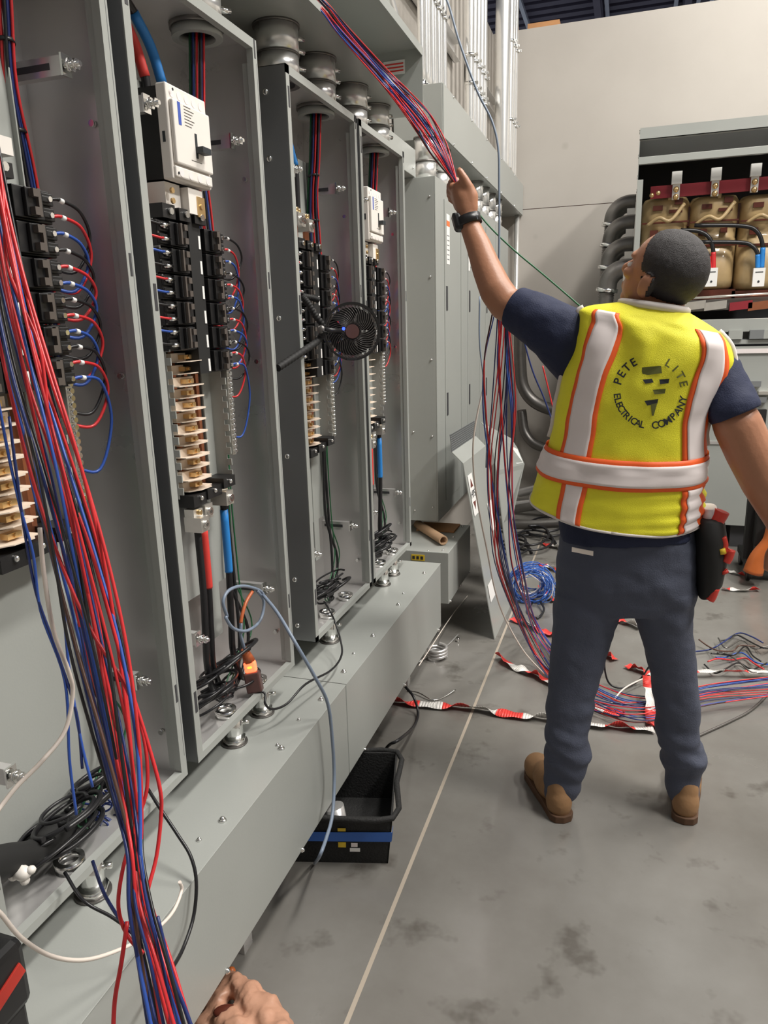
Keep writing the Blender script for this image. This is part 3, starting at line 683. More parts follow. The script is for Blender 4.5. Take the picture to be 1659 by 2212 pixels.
riser(-0.955, 5.86, .055, 2.59, 5.8, 'thickest steel conduit, rising near the corner and bending off at the top', 'corner conduits', bend=[(-0.955, 5.86, 3.0), (-0.955, 5.86, 3.75), (-0.93, 5.86, 3.95), (-1.05, 5.6, 4.15), (-1.4, 5.0, 4.25)])
for k in range(3): riser(-0.93, 6.02 + k * .11, .028, 2.59, 5.8, NTH[k] + ' slim conduit to the right of the thickest corner conduit', 'corner conduits', clampz=(2.98, 3.5))
for k in range(4): riser(-1.06, 3.08 + k * .09, .015, 2.536, 5.6, NTH[k] + ' slim conduit from the left behind the open wireway', 'slim conduits behind the open wireway')
riser(-0.92, 3.10, .022, 2.536, 3.2, 'curved light conduit sweeping up from the end of the open wireway', None, bend=[(-0.92, 3.10, 2.62), (-0.95, 2.98, 2.80), (-1.0, 2.80, 3.0), (-1.05, 2.7, 3.3)])
for k, (x, y0, y1, z) in enumerate(((-1.09, 4.32, 4.95, 3.08), (-1.09, 5.3, 6.35, 3.09), (-1.09, 3.0, 4.28, 3.08))):
    q = MB('galv').box(x - .02, x + .02, y0, y1, z, z + .003).box(x - .02, x + .02, y0, y1, z + .10, z + .103).box(x - .02, x - .017, y0, y1, z, z + .10)
    tag(q.build('strut_channel'), ['grey strut channel behind the middle conduits', 'grey strut channel behind the corner conduits', 'grey strut channel behind the nearest slim conduits'][k], 'channel', 'strut channels on the left wall')
q = MB('conduit'); q.cyl((-0.905, 6.33, 0.3), (-0.905, 6.33, 2.36), .020, n=12)
tag(q.build('steel_conduit'), 'thin vertical conduit in the corner beyond the closed cabinets', 'conduit')
for k, (pts, r_, lab) in enumerate((
    ([(-0.85, 6.2, 1.65), (-0.84, 6.2, 1.20), (-0.80, 6.18, 0.98), (-0.66, 6.15, 0.85), (-0.40, 6.1, 0.80), (0.02, 6.0, 0.80)], .050, 'fat dark flexible conduit curving out of the corner, the upper one'),
    ([(-0.83, 6.25, 0.80), (-0.78, 6.2, 0.60), (-0.62, 6.15, 0.50), (-0.2, 6.1, 0.48), (0.05, 6.0, 0.5)], .040, 'fat dark flexible conduit curving out of the corner, the lower one'))):
    tag(MB('steel_dark').tube(pts, r_, 14, 8).build('flexible_conduit'), lab, 'conduit', 'corner flexible conduits')
def flex(pts, r_, lab, grp, m='galv', step=.012):
    P = smooth_path(pts, 40); L_ = [0]
    for a, b in zip(P, P[1:]): L_.append(L_[-1] + (b - a).length)
    tot = L_[-1]; n = int(tot / step * 2); Q = []; j = 0
    for i in range(n + 1):
        s_ = tot * i / n
        while j < len(L_) - 2 and L_[j + 1] < s_: j += 1
        f = (s_ - L_[j]) / max(1e-9, L_[j + 1] - L_[j]); Q.append(P[j].lerp(P[j + 1], min(1, max(0, f))))
    mb = MB(m); cnt = [0]
    def rad(tt): return r_ * (1.0 + .06 * (1 if round(tt * n) % 2 else -1))
    return tag(mb.tube(Q, rad, 12, 0).build('flexible_conduit'), lab, 'conduit', grp)
flex([(-0.80, 5.95, 0.15), (-0.60, 5.9, 0.22), (-0.35, 5.85, 0.32), (0.02, 5.8, 0.36)], .035, 'ribbed silver flexible conduit near the floor behind the vest, upper', 'ribbed conduits behind the vest')
flex([(-0.80, 5.80, 0.08), (-0.60, 5.75, 0.13), (-0.35, 5.7, 0.22), (0.02, 5.65, 0.26)], .035, 'ribbed silver flexible conduit near the floor behind the vest, lower', 'ribbed conduits behind the vest')
for k, (a, b, c) in enumerate((((-1.0, 5.6, .05), (-.45, 5.5, .20), (.0, 5.4, .38)), ((-1.0, 5.3, .04), (-.5, 5.2, .10), (.0, 5.15, .2)))):
    tag(MB('steel_dark').tube([a, b, c], .034, 12, 8).build('steel_conduit'), ['upper dull steel pipe slanting up from the floor corner', 'lower dull steel pipe slanting up from the floor corner'][k], 'conduit', 'pipes slanting from the floor corner')
# ================================================================== bent cover sheets leaning on the closed cabinets
def sheet(name, outline_rows, label, m='paint', th=.004, n=None):
    """rows of (left point, right point) from the bottom up, bent between rows"""
    mb = MB(m); n = V((1, 0, .25)).normalized()
    for (a, b), (c, d) in zip(outline_rows, outline_rows[1:]):
        mb.prism([a, b, d, c], -n * th)
    return mb
t = thing('cover_panel', 'bent grey cover sheet leaning at the closed cabinets, white logo sticker near its top', 'panel', (-0.6, 3.6, 0), 'loose cover sheets')
rows = [((-0.552, 3.33, 0.0), (-0.545, 3.86, 0.0)), ((-0.709, 3.33, 0.876), (-0.700, 3.86, 0.876)), ((-0.764, 3.33, 0.930), (-0.755, 3.86, 0.930)), ((-0.772, 3.33, 1.010), (-0.762, 3.86, 1.010))]
rows = [(V(a), V(b)) for a, b in rows]
sheet('s', rows[:3], '').build('sheet', t)
mb = MB('paint_dark')                      # louvred mesh flange
a, b, c, d = rows[2][0], rows[2][1], rows[3][1], rows[3][0]
for i in range(41): f = i / 40; p = a.lerp(b, f); q = d.lerp(c, f); mb.obox((p + q) / 2, (V((0, 1, 0)), V((1, 0, .1)), q - p), (.0035, .003, (q - p).length))
for j in range(9): f = j / 8; p = a.lerp(d, f); q = b.lerp(c, f); mb.obox((p + q) / 2, (q - p, V((1, 0, 0)), V((0, 0, 1))), ((q - p).length, .003, .0025))
mb.build('vent_mesh', t)
def on(row0, row1, u, v, off=.002): 
    p = row0[0].lerp(row0[1], u).lerp(row1[0].lerp(row1[1], u), v); return p + V((off, 0, off * .2))
def patch(mat_, row0, row1, u0, u1, v0, v1, off=.002, th=.0008, poly=None):
    mb = MB(mat_); pts = poly or [(u0, v0), (u1, v0), (u1, v1), (u0, v1)]
    return mb.prism([on(row0, row1, u, v, off) for u, v in pts], (th, 0, 0))
lb = patch('label_white', rows[0], rows[1], .05, .22, .70, .925).build('logo_sticker', t); lb['label'] = 'white sticker with letters HPS between two dark triangles'
patch('label_brown', rows[0], rows[1], 0, 0, 0, 0, .003, poly=[(.085, .855), (.185, .855), (.135, .90)]).build('triangle', lb)
patch('label_brown', rows[0], rows[1], 0, 0, 0, 0, .003, poly=[(.085, .775), (.185, .775), (.135, .73)]).build('triangle', lb)
me = mesh_text('HPS', .05); R0 = rows[0]; R1 = rows[1]
for v in me.vertices:
    u_, v_ = .135 + v.co.x / .53, .815 + v.co.y / .89; v.co = on(R0, R1, u_, v_, .004)
me.transform(Matrix.Translation(-wloc(lb) if False else -(wloc(t)))); me.materials.clear(); me.materials.append(M['ink']); inst(me, 'letters', lb)
patch('label_white', rows[0], rows[1], .62, .86, .52, .69).build('paper_label', t); patch('label_white', rows[0], rows[1], .08, .32, .20, .30).build('paper_label', t)
t = thing('cover_panel', 'second bent grey cover sheet leaning farther back, its outer corner clipped', 'panel', (-0.6, 4.15, 0), 'loose cover sheets')
r2 = [(V((-0.56, 3.98, 0)), V((-0.55, 4.30, 0))), (V((-0.62, 3.98, .40)), V((-0.615, 4.30, .36))), (V((-0.66, 3.98, .72)), V((-0.575, 4.52, .66))), (V((-0.70, 3.98, .93)), V((-0.62, 4.52, .76))), (V((-0.75, 3.98, .99)), V((-.66, 4.52, .82)))]
sheet('s', r2, '').build('sheet', t)
patch('label_white', r2[2], r2[3], .7, .95, .1, .9).build('paper_label', t)

# ================================================================== transformer
TX0, TX1, TY = 0.004, 1.55, 5.2
t = thing('dry_transformer', 'big grey dry-type transformer, front off, three amber coils, by the back wall', 'transformer', (0.7, 5.6, 0.0))
mb = MB('paint'); mb.box(TX0, TX0 + .003, TY, 6.1, .16, 2.655); mb.box(TX1 - .003, TX1, TY, 6.1, .16, 2.655); mb.box(TX0, TX1, TY, 6.1, 2.652, 2.655); mb.build('cabinet', t)
MB('box_dark').box(TX0 + .003, TX1 - .003, 6.09, 6.095, .16, 2.65).build('back_panel', t)
mb = MB('paint').box(TX0, TX1, TY - .003, TY, 2.588, 2.655); mb.box(TX0, TX1, TY - .003, TY + .05, 2.588, 2.592); mb.build('top_rail', t)
MB('paint_dark').prism([(TX0 + .003, TY + .04, 2.588), (TX1, TY + .04, 2.588), (TX1, TY + .14, 2.50), (TX0 + .003, TY + .14, 2.50)], (0, .003, 0)).build('upper_baffle', t)
MB('paint').box(TX0, TX1, TY - .002, TY + .03, 2.448, 2.49).build('cross_rail', t, .002)
MB('paint').box(TX0, TX0 + .034, TY - .001, TY + .03, 1.50, 2.36).build('corner_post', t, .001)
q = MB('zinc')
for z in (2.64, 2.50, 2.38, 2.30): MB('zinc').cyl((TX0 - .004, TY + .03, z), (TX0 + .002, TY + .03, z), .012, n=8).build('bolt', t)
mb = MB('paint').box(TX0, TX1, TY - .002, TY + .16, 1.42, 1.50); mb.build('lower_rail', t, .002)
MB('paint_dark').box(TX0, TX1, TY + .06, TY + .10, 1.375, 1.42).box(TX0, TX1, TY + .02, TY + .05, 1.34, 1.375).build('recess', t)
MB('paint').box(TX0, TX1, TY, TY + .05, 1.345, 1.37).box(TX0, TX1, TY - .01, TY + .03, 1.285, 1.330).build('shelf_lip', t)
MB('vest_silver').box(.45, TX1, TY - .013, TY - .010, 1.287, 1.315).build('pink_strip', t)
MB('paint').box(TX0, TX1, TY, TY + .004, .72, 1.285).box(TX0, TX1, TY + .002, TY + .006, .16, .715).build('lower_panel', t, .001)
MB('galv').box(TX0, TX1, TY - .006, TY, .705, .725).build('panel_seam', t)
for (x0, z0) in ((.72, 1.08), (.90, 1.10), (.76, .98)): MB('paint_dark').box(x0, x0 + .09, TY - .03, TY, z0, z0 + .035).build('drawer_pull', t)
MB('alu').box(.80, .88, TY - .035, TY, 1.03, 1.05).build('bracket', t)
for (x0, z0, m) in ((.60, 1.375, 'paint'), (.72, 1.375, 'paint_dark'), (.80, 1.375, 'paint')): MB(m).box(x0, x0 + .08, TY - .02, TY + .02, z0, z0 + .055).build('support_block', t)
MB('label_white').box(.555, .64, TY - .003, TY - .001, .80, .90).build('paper_label', t)
for x in (.05, .72, 1.35): MB('box_dark').box(x, x + .12, TY + .05, 6.0, 0, .16).build('foot', t)
for k, pxx in enumerate((1437, 1540, 1648)):
    top, bot = PY((pxx, 436 - 4 * k), 5.62), PY((pxx, 628), 5.62); cx_ = top.x; r_ = .150
    rings = []
    for i, (f, rr) in enumerate(((0, .80), (.03, .97), (.10, 1), (.55, 1), (.555, .97), (.70, .97), (.705, 1.0), (.95, 1), (1, .90))):
        z = bot.z + (top.z - bot.z) * f; rings.append([(cx_ + r_ * rr * math.copysign(abs(math.cos(a)) ** .55, math.cos(a)), 5.62 + .20 * rr * math.copysign(abs(math.sin(a)) ** .55, math.sin(a)), z) for a in [2 * PI * j / 36 for j in range(36)]])
    c = MB('amber').loft(rings).build('coil', t); c['label'] = 'amber varnished winding'
    MB('varnish_dark').box(cx_ - r_ * .95, cx_ + r_ * .95, 5.412, 5.43, top.z - .16, top.z - .15).box(cx_ - r_ * .97, cx_ + r_ * .97, 5.41, 5.43, top.z - .31, top.z - .295).build('binding', c)
    for (dx, dz, w_, h_) in ((-.08, -.08, .06, .03), (.05, -.05, .05, .035), (.02, -.10, .08, .02), (-.09, -.24, .05, .04), (.04, -.23, .04, .03)):
        MB('varnish_dark').box(cx_ + dx, cx_ + dx + w_, 5.405, 5.425, top.z + dz, top.z + dz + h_).build('spacer', c)
    MB('amber').tube([(cx_ - .11, 5.40, top.z - .17), (cx_ - .04, 5.37, top.z - .13), (cx_ + .03, 5.37, top.z - .15), (cx_ + .11, 5.40, top.z - .05)], .012, 8, 6).tube([(cx_ + .02, 5.42, top.z - .02), (cx_ + .02, 5.42, top.z + .06)], .012, 8, 0).build('winding_lead', c)
    MB('varnish_dark').box(cx_ - .16, cx_ + .16, 5.43, 5.85, bot.z - .06, bot.z).build('core_clamp', t)
MB('varnish_dark').box(TX0 + .06, TX1 - .05, 5.5, 5.8, 2.10, 2.22).build('core_yoke', t); MB('box_dark').box(TX0 + .06, TX1 - .05, 5.45, 5.85, .3, 1.50).build('core_base', t)
a, b = PY((1405, 417), 5.38), PY((1700, 392), 5.38)
MB('bus_red').obox((a + b) / 2, (b - a, V((0, 1, 0)), V((0, 0, 1))), ((b - a).length, .012, .075)).build('red_bus_bar', t)
for pxx, py in ((1463, 371), (1548, 363), (1634, 354)):
    p, q = PY((pxx, py), 5.34), PY((pxx, py + 27), 5.34)
    mb = MB('label_white').box(p.x - .030, p.x + .030, 5.32, 5.35, q.z, p.z); mb.use('alu').box(p.x - .022, p.x + .022, 5.34, 5.36, q.z - .09, q.z)
    mb.use('brass').ell((p.x, 5.335, q.z - .03), .018, nu=10, nv=6).ell((p.x, 5.335, q.z - .075), .018, nu=10, nv=6); mb.build('terminal_lug', t)
for k, (pxx, py) in enumerate(((1422, 417), (1408, 422))): MB('brass').ell(PY((pxx, py), 5.3), .015, nu=10, nv=6).build('bolt', t)
for k, (pxx, cm, pts) in enumerate(((1538, 'wire_red', [(1470, 497), (1510, 500), (1533, 515), (1541, 545), (1541, 582)]), (1538, 'wire_red', [(1500, 530), (1520, 538), (1530, 555), (1534, 582)]), (1640, 'tape_blue', [(1500, 487), (1600, 488), (1635, 500), (1648, 535), (1645, 580)]), (1640, 'tape_blue', [(1510, 523), (1600, 524), (1625, 532), (1637, 550), (1637, 580)]))):
    P_ = [PY(p, 5.36) for p in pts]; c = MB('wire_black').tube(P_, .013, 9, 6).build('jumper_cable', t)
    MB(cm).tube([P_[-2].lerp(P_[-1], .0), P_[-2].lerp(P_[-1], .5), P_[-1]], .0155, 10, 4).build('phase_tape', c)
for pxx in (1538, 1640):
    p, q = PY((pxx, 579), 5.33), PY((pxx, 619), 5.33)
    mb = MB('label_white').box(p.x - .034, p.x + .034, 5.31, 5.34, q.z, p.z); mb.use('ink').cyl((p.x, 5.312, q.z + .03), (p.x, 5.308, q.z + .03), .007, n=8).box(p.x - .022, p.x + .022, 5.3085, 5.31, p.z - .028, p.z - .022); mb.build('terminal_lug', t)
a, b = PY((1475, 662), 5.3), PY((1720, 650), 5.3)
MB('steel_dark').obox((a + b) / 2, (b - a, V((0, 1, 0)), V((0, 0, 1))), ((b - a).length, .03, .07)).build('lower_bus_bar', t)
for pxx, m in ((1500, 'alu'), (1545, 'alu'), (1600, 'bus_red'), (1640, 'copper')): p = PY((pxx, 660), 5.26); MB(m).obox(p, (V((1, 0, .1)), V((0, 1, 0)), V((0, 0, 1))), (.13, .03, .05)).build('link_plate', t)
MB('alu').cyl(PY((1480, 645), 5.26), PY((1700, 632), 5.26), .008, n=8).build('tie_rod', t)
# elbows on the transformer's left side
for k, (py, yy) in enumerate(((438, 5.90), (482, 5.72), (530, 5.54), (578, 5.36))):
    e0 = PY((1383, py), yy); z = e0.z
    tt = thing('conduit_elbow', ['top grey conduit elbow on the side of the transformer', 'second grey conduit elbow from the top beside the transformer', 'third grey conduit elbow from the top beside the transformer', 'lowest grey conduit elbow beside the transformer, next to the face'][k], 'conduit', (0, yy, z - .25), 'elbows on the transformer side')
    MB('steel_dark').tube([(-0.0, yy, z), (-.05, yy, z), (-.105, yy, z - .02), (-.145, yy, z - .07), (-.155, yy, z - .14)], .060, 16, 6).build('elbow', tt)
    MB('zinc').ring((-.158, yy, z - .15), (-.155, yy, z - .125), .058, .072, 22).build('ring', tt)
    MB('conduit').box(-.055, -.002, yy - .06, yy - .03, z - .11, z - .04).build('plate', tt)
    flex([(-.157, yy, z - .15), (-.175, yy, z - .5), (-.19, yy, 1.0), (-.20, yy, .4)], .050, ['first ribbed conduit dropping from the top elbow', 'ribbed conduit dropping from the second elbow', 'ribbed conduit dropping from the third elbow', 'ribbed conduit dropping from the lowest elbow'][k], 'ribbed conduits beside the transformer', 'steel_dark', .014)

# ================================================================== small fan clipped to the third cabinet
fc = PX((760, 716), -0.78); fn = (EYE - fc); fn.normalize(); fn = (fn + V((.05, 0, .0))).normalized()
t = thing('clip_fan', 'small black round fan with a blue light, held by a bent gooseneck', 'fan', fc)
fu, fv = frame_of(fn); 
mb = MB('fan_smoke').ring(fc - fn * .022, fc + fn * .018, .0765, .081, 48); mb.build('rim', t)
MB('black_plastic').ring(fc + fn * .014, fc + fn * .020, .078, .084, 48).build('front_ring', t)
grille = MB('fan_smoke')
for k in range(44):
    a0 = 2 * PI * k / 44; pts = []
    for j in range(6): rr = .021 + (.078 - .021) * j / 5; a = a0 + .75 * (j / 5) ** 1.2; pts.append(fc + fn * (.026 - .010 * (j / 5) ** 2) + fu * math.cos(a) * rr + fv * math.sin(a) * rr)
    grille.tube(pts, .0011, 5, 2)
grille.build('grille', t)
MB('fan_hub').cyl(fc + fn * .018, fc + fn * .030, .021, .020, 32).build('hub', t)
for k in range(5):                          # blades at rest
    a0 = 2 * PI * k / 5; q = MB('black_plastic'); rows_ = []
    for j in range(6):
        rr = .018 + .052 * j / 5; wd = .45 + .25 * (j / 5)
        rows_.append([fc + fu * math.cos(a0 + wd * s_) * rr + fv * math.sin(a0 + wd * s_) * rr + fn * (.010 * s_) for s_ in (-1, -.5, 0, .5, 1)])
    q.loft(rows_, closed=False, caps=False); q.loft([[p - fn * .0012 for p in r_] for r_ in rows_], closed=False, caps=False); q.build('blade', t)
p = PX((742, 710), -0.775); MB('glow_blue').cyl(p + fn * .006, p + fn * .010, .0045, n=10).build('led', t)
MB('black_plastic').cyl(fc - fn * .03, fc - fn * .02, .03, n=20).build('motor', t)
for sgn in (-1, 1):
    p = fc + CU * .082 * sgn + CR * .0; MB('black_plastic').obox(p, (CR, CU, fn), (.03, .006, .02)).build('frame_tab', t)
arm = [PX((735, 716), -0.80), PX((700, 712), -0.83), PX((688, 735), -0.85), PX((660, 755), -0.855), PX((630, 775), -0.862), PX((600, 795), -0.875)]
MB('black_plastic').tube(arm[:2], .008, 10, 0).build('swivel', t)
q = MB('black_matte'); P_ = smooth_path(arm[1:], 5)
def gooseneck(P_, r_, nm):
    Q = smooth_path(P_, 6); n = len(Q) * 2; q = MB('black_matte')
    L_ = [Q[0].lerp(Q[0], 0)]; fine = []
    for a, b in zip(Q, Q[1:]): fine += [a.lerp(b, k / 3) for k in range(3)]
    fine.append(Q[-1]); q.tube(fine, lambda tt: r_ * (1.08 if int(tt * len(fine)) % 4 < 2 else .93), 12, 0); return q.build(nm, t)
gooseneck(arm[1:], .0095, 'gooseneck')
gooseneck([PX((700, 705), -0.85), PX((680, 680), -0.87), PX((665, 655), -0.885), PX((652, 640), -0.90)], .0095, 'gooseneck')
gooseneck([PX((652, 640), -0.90), PX((672, 643), -0.885), PX((688, 648), -0.87)], .0085, 'gooseneck')
MB('steel_dark').ell(PX((694, 712), -0.838), (.012, .010, .013), nu=14, nv=10).build('joint', t)

# ================================================================== glowing plug and cords in the second cabinet
pl = PX((541, 1440), -0.90)
t = thing('lit_plug', 'orange glowing cord plug hanging in the bottom of the second cabinet', 'plug', pl)
ax = (PX((545, 1475), -0.895) - PX((530, 1405), -0.91)).normalized(); e1 = ax.cross(CF).normalized()
c0 = PX((528, 1402), -0.91)
MB('glow_orange').obox(pl, (e1, ax, CF), (.030, .030, .026)).build('lit_window', t, .004)
MB('glow_yellow').obox(pl - CF * .0135, (e1, ax, CF), (.010, .004, .002)).build('neon', t)
q = MB('wire_orange').cyl(c0, pl - ax * .016, .009, .016, 12); q.build('strain_relief', t)
MB('fan_hub').obox(pl + ax * .043, (e1, ax, CF), (.040, .055, .034)).build('socket', t, .004)
L_ = [(490, 1330), (482, 1300), (495, 1275), (525, 1266), (555, 1275), (570, 1300), (562, 1340), (535, 1362), (505, 1358), (488, 1335)]
tag(MB('wire_grey').tube([PX(p, -0.895) for p in [(572, 1290), (560, 1275)] + L_[3::-1] + L_[::-1][0:6]], .0042, 8, 6).build('power_cord'), 'blue-grey cord looped once over the bracket above the glowing plug', 'cord')
q = MB('wire_orange').tube([PX(p, -0.895) for p in [(545, 1278), (532, 1300), (524, 1325), (520, 1346)]], .0046, 8, 6); q.use('wire_grey').tube([PX(p, -0.9) for p in [(520, 1346), (520, 1372), (528, 1402)]], .0042, 8, 5)
tag(q.build('plug_cord'), 'short cord, orange above and blue below, feeding the glowing plug', 'cord')
def cord(name, spec, r_, m, label, cat='cord', group=None, n=8):
    return wire(name, [V(s) if len(s) == 3 and isinstance(s[0], float) and abs(s[0]) < 20 and abs(s[1]) < 20 else s for s in spec], r_, m, label, cat, group, n)
cord('power_cord', [PX((568, 1285), -0.89), PX((600, 1325), -0.83), PX((640, 1392), -0.76), PX((680, 1462), -0.725), PX((708, 1520), -0.715), PX((718, 1600), -0.715), PX((722, 1680), -0.715), PX((718, 1760), -0.70), PX((705, 1810), -0.69), PX((690, 1850), -0.69), PZ((680, 1864), .01)], .0048, 'wire_grey', 'long blue-grey cord hanging from the second cabinet over the low wireway to the tote')
cord('power_cord', [PX((550, 1490), -0.885), PX((572, 1498), -0.86), PX((573, 1520), -0.85), PX((588, 1532), -0.84), PX((620, 1520), -0.82), PX((660, 1478), -0.80), PX((715, 1448), -0.79), PX((738, 1415), -0.80), PX((735, 1380), -0.83), PX((724, 1345), -0.865), PX((712, 1318), -0.885), PX((700, 1300), -0.92)], .0032, 'wire_black', 'thin black cord drooping from the glowing plug to the third cabinet')
cord('power_cord', [PX((320, 1705), -0.88), PX((345, 1745), -0.84), PX((385, 1805), -0.79), PX((412, 1850), -0.755), PX((424, 1905), -0.735), PX((418, 1980), -0.73), PX((395, 2050), -0.72), PX((368, 2100), -0.70), PX((350, 2150), -0.68)], .0036, 'wire_black', 'thin dark cord hanging over the low wireway beside the loose red wires')
cord('power_cord', [PX((876, 1484), -0.80), PX((893, 1505), -0.75), PX((903, 1540), -0.72), PX((893, 1570), -0.70), PX((862, 1598), -0.665), PZ((838, 1612), .13), PZ((815, 1650), .06)], .0055, 'wire_black', 'black cord curving down from under the low wireway to the rear of the tote')
cord('white_lead', [PX((86, 1140), -0.72), PX((94, 1230), -0.72), PX((115, 1360), -0.71), PX((148, 1450), -0.70), PX((157, 1500), -0.70), PX((140, 1580), -0.70), PX((90, 1645), -0.70), PX((40, 1695), -0.71), PX((0, 1745), -0.72), PX((-40, 1800), -0.72), PX((-60, 1880), -0.72), PX((-35, 1945), -0.71), PX((0, 1972), -0.70), PX((45, 2025), -0.70), PX((110, 2065), -0.70), PX((180, 2074), -0.70), PX((250, 2055), -0.69), PX((320, 2020), -0.68), PX((370, 1975), -0.68), PX((392, 1925), -0.69), PX((388, 1905), -0.69)], .0030, 'wire_white', 'white cord making a wide loop low in front of the nearest cabinet')
cord('black_wire', [PX((140, 1885), -0.87), PX((180, 1945), -0.80), PX((240, 1980), -0.76), PX((290, 2015), -0.73)], .0030, 'wire_black', 'short black wire running from the nearest cabinet sill to the loose bundle')
# dark bag-like bundle and tape in the nearest cabinet's floor
q = MB('black_matte'); base = CAB[1]
pts = [PX((-60, 1880), -0.92), PX((10, 1860), -0.93), PX((70, 1845), -0.94), PX((120, 1800), -0.96), PX((165, 1790), -0.97), PX((215, 1770), -0.98)]
q.tube(pts, lambda u: .030 - .012 * u, 12, 6); tag(q.build('black_bundle'), 'thick black wrapped cable bundle lying in the bottom of the nearest cabinet', 'cable')
q = MB('wire_darkblue'); rnd = random.Random(3)
for k in range(16):
    c = PX((215 + rnd.uniform(-35, 25), 1745 + rnd.uniform(-30, 40)), -0.95); r_ = rnd.uniform(.012, .028); a0 = rnd.random() * 6
    q.tube([c + CR * math.cos(a0 + j) * r_ + CU * math.sin(a0 + j) * r_ * .6 - CF * .01 * k / 8 for j in range(5)], .0022, 5, 4)
tag(q.build('wire_tangle'), 'tangle of dark blue wire ends in the bottom of the nearest cabinet', 'wires', None, 'stuff')
c = PX((48, 1886), -0.905); q = MB('white_plastic').ell(c, (.016, .013, .012), nu=12, nv=8)
for a in (.4, 2.0, 3.6, 5.0): q.ell(c + CR * math.cos(a) * .016 + CU * math.sin(a) * .013, (.008, .008, .007), nu=8, nv=6)
tag(q.build('white_clip'), 'small white plastic cable clip at the sill of the nearest cabinet', 'clip')
t = thing('drill', 'black and red power tool peeking in at the lower left corner', 'power tool', PX((0, 2130), -0.80))
p = PX((-8, 2115), -0.80); MB('black_plastic').obox(p + V((0, -.02, 0)), (V((1, 0, 0)), V((0, 1, 0)), V((0, 0, 1))), (.06, .10, .11)).build('housing', t, .012)
MB('tool_red').obox(p + V((.031, -.02, .0)), (V((1, 0, 0)), V((0, 1, .35)), V((0, -.35, 1))), (.004, .08, .022)).build('red_stripe', t, .001)
MB('black_plastic').obox(p + V((0, -.02, -.075)), (V((1, 0, 0)), V((0, 1, 0)), V((0, 0, 1))), (.05, .08, .05)).build('battery', t, .006)

# ================================================================== tote on the floor, glove, coils, scraps
t = thing('tool_tote', 'black open tote with blue tape, half under the low wireway', 'tote', (-0.75, 1.8, 0))
A_, B_ = V((-0.93, 1.615, 0)), V((-0.585, 1.705, 0)); dx = (B_ - A_).normalized(); dy = V((-dx.y, dx.x, 0)); L1 = (B_ - A_).length; DP = .30; hh = .163
def tq(u, v, z): k = 1 + .10 * z / hh; c = A_ + dx * L1 / 2 + dy * DP / 2; return c + dx * (u - .5) * L1 * k + dy * (v - .5) * DP * k + V((0, 0, z))
mb = MB('tote_black')
for (u0, v0, u1, v1) in ((0, 0, 1, 0), (1, 0, 1, 1), (1, 1, 0, 1), (0, 1, 0, 0)):
    c_ = tq(.5, .5, 0); a0, b0, b1, a1 = tq(u0, v0, 0), tq(u1, v1, 0), tq(u1, v1, hh), tq(u0, v0, hh); inn = (c_ - (a0 + b0) / 2); inn.z = 0; inn.normalize()
    mb.prism([a0, b0, b1, a1], inn * .006)
mb.prism([tq(0, 0, 0), tq(1, 0, 0), tq(1, 1, 0), tq(0, 1, 0)], (0, 0, .006)); mb.build('body', t, .001)
rim = [tq(*q_, hh) for q_ in ((0, 0), (.5, -.01), (1, 0), (1.01, .5), (1, 1), (.5, 1), (0, 1), (0, .5), (0, 0))]
MB('tote_black').tube(rim, .0085, 8, 3).build('rim', t)
f = dy * -.003
MB('masking_blue').prism([tq(-.005, 0, .078) + f, tq(1.008, 0, .082) + f, tq(1.01, 0, .115) + f, tq(-.005, 0, .110) + f], -dy * .001).build('blue_tape', t)['label'] = 'strip of blue tape'
MB('masking_blue').prism([tq(1, 0, .082) + dx * .003, tq(1, .08, .082) + dx * .003, tq(1, .08, .115) + dx * .003, tq(1, 0, .115) + dx * .003], dx * .001).build('blue_tape', t)
def tp(m, u0, u1, z0, z1, nm, o=.0042): return MB(m).prism([tq(u0, 0, z0) - dy * o, tq(u1, 0, z0) - dy * o, tq(u1, 0, z1) - dy * o, tq(u0, 0, z1) - dy * o], -dy * .0006).build(nm, t)
tp('label_yellow', .60, .66, .060, .078, 'yellow_mark'); tp('label_yellow', .60, .66, .117, .128, 'yellow_mark'); tp('label_white', .69, .77, .045, .058, 'small_label'); tp('vest_silver', .70, .75, .062, .076, 'small_label')
tag(MB('galv').cyl(tq(.62, .12, .02), tq(.55, .2, .15), .03, n=16).build('pipe_fitting'), 'grey metal fitting sticking up inside the black tote', 'fitting')
# glove
g0 = PZ((520, 2190), .05)
t = thing('work_glove', 'crumpled tan leather glove under the edge of the low wireway, dark red cuff opening', 'glove', (g0.x, g0.y, 0))
mb = MB('skin_light'); G = lambda px, py, z: PZ((px, py), z)
caps(mb, [(G(512, 2122, .055), .024), (G(542, 2160, .06), .036), (G(572, 2210, .06), .043), (G(600, 2270, .06), .055)], 14)
caps(mb, [(G(468, 2190, .035), .024), (G(500, 2225, .05), .036), (G(540, 2260, .055), .045)], 14)
caps(mb, [(G(488, 2140, .045), .022), (G(470, 2170, .04), .022), (G(440, 2215, .03), .022)], 12)
caps(mb, [(G(505, 2112, .04), .016), (G(478, 2135, .035), .018), (G(450, 2170, .03), .018)], 12)
o = bake(mb, 'leather', t, [('REMESH', dict(mode='VOXEL', voxel_size=.006)), ('SMOOTH', dict(iterations=5, factor=.6))], 'skin_light')
def crumple(p, n_):
    p2 = p + n_ * (.010 * noise.noise(p * 30) + .004 * noise.noise(p * 80)); p2.z = max(p2.z, .002); return p2
ruffle(o.data, crumple)
MB('varnish_dark').ell(G(486, 2184, .073), (.026, .015, .010), Matrix.Rotation(.5, 3, 'Z'), 16, 10).build('cuff_opening', t)
MB('tool_orange').ell(G(500, 2098, .05), (.010, .010, .010), nu=10, nv=8).build('orange_tip', t)
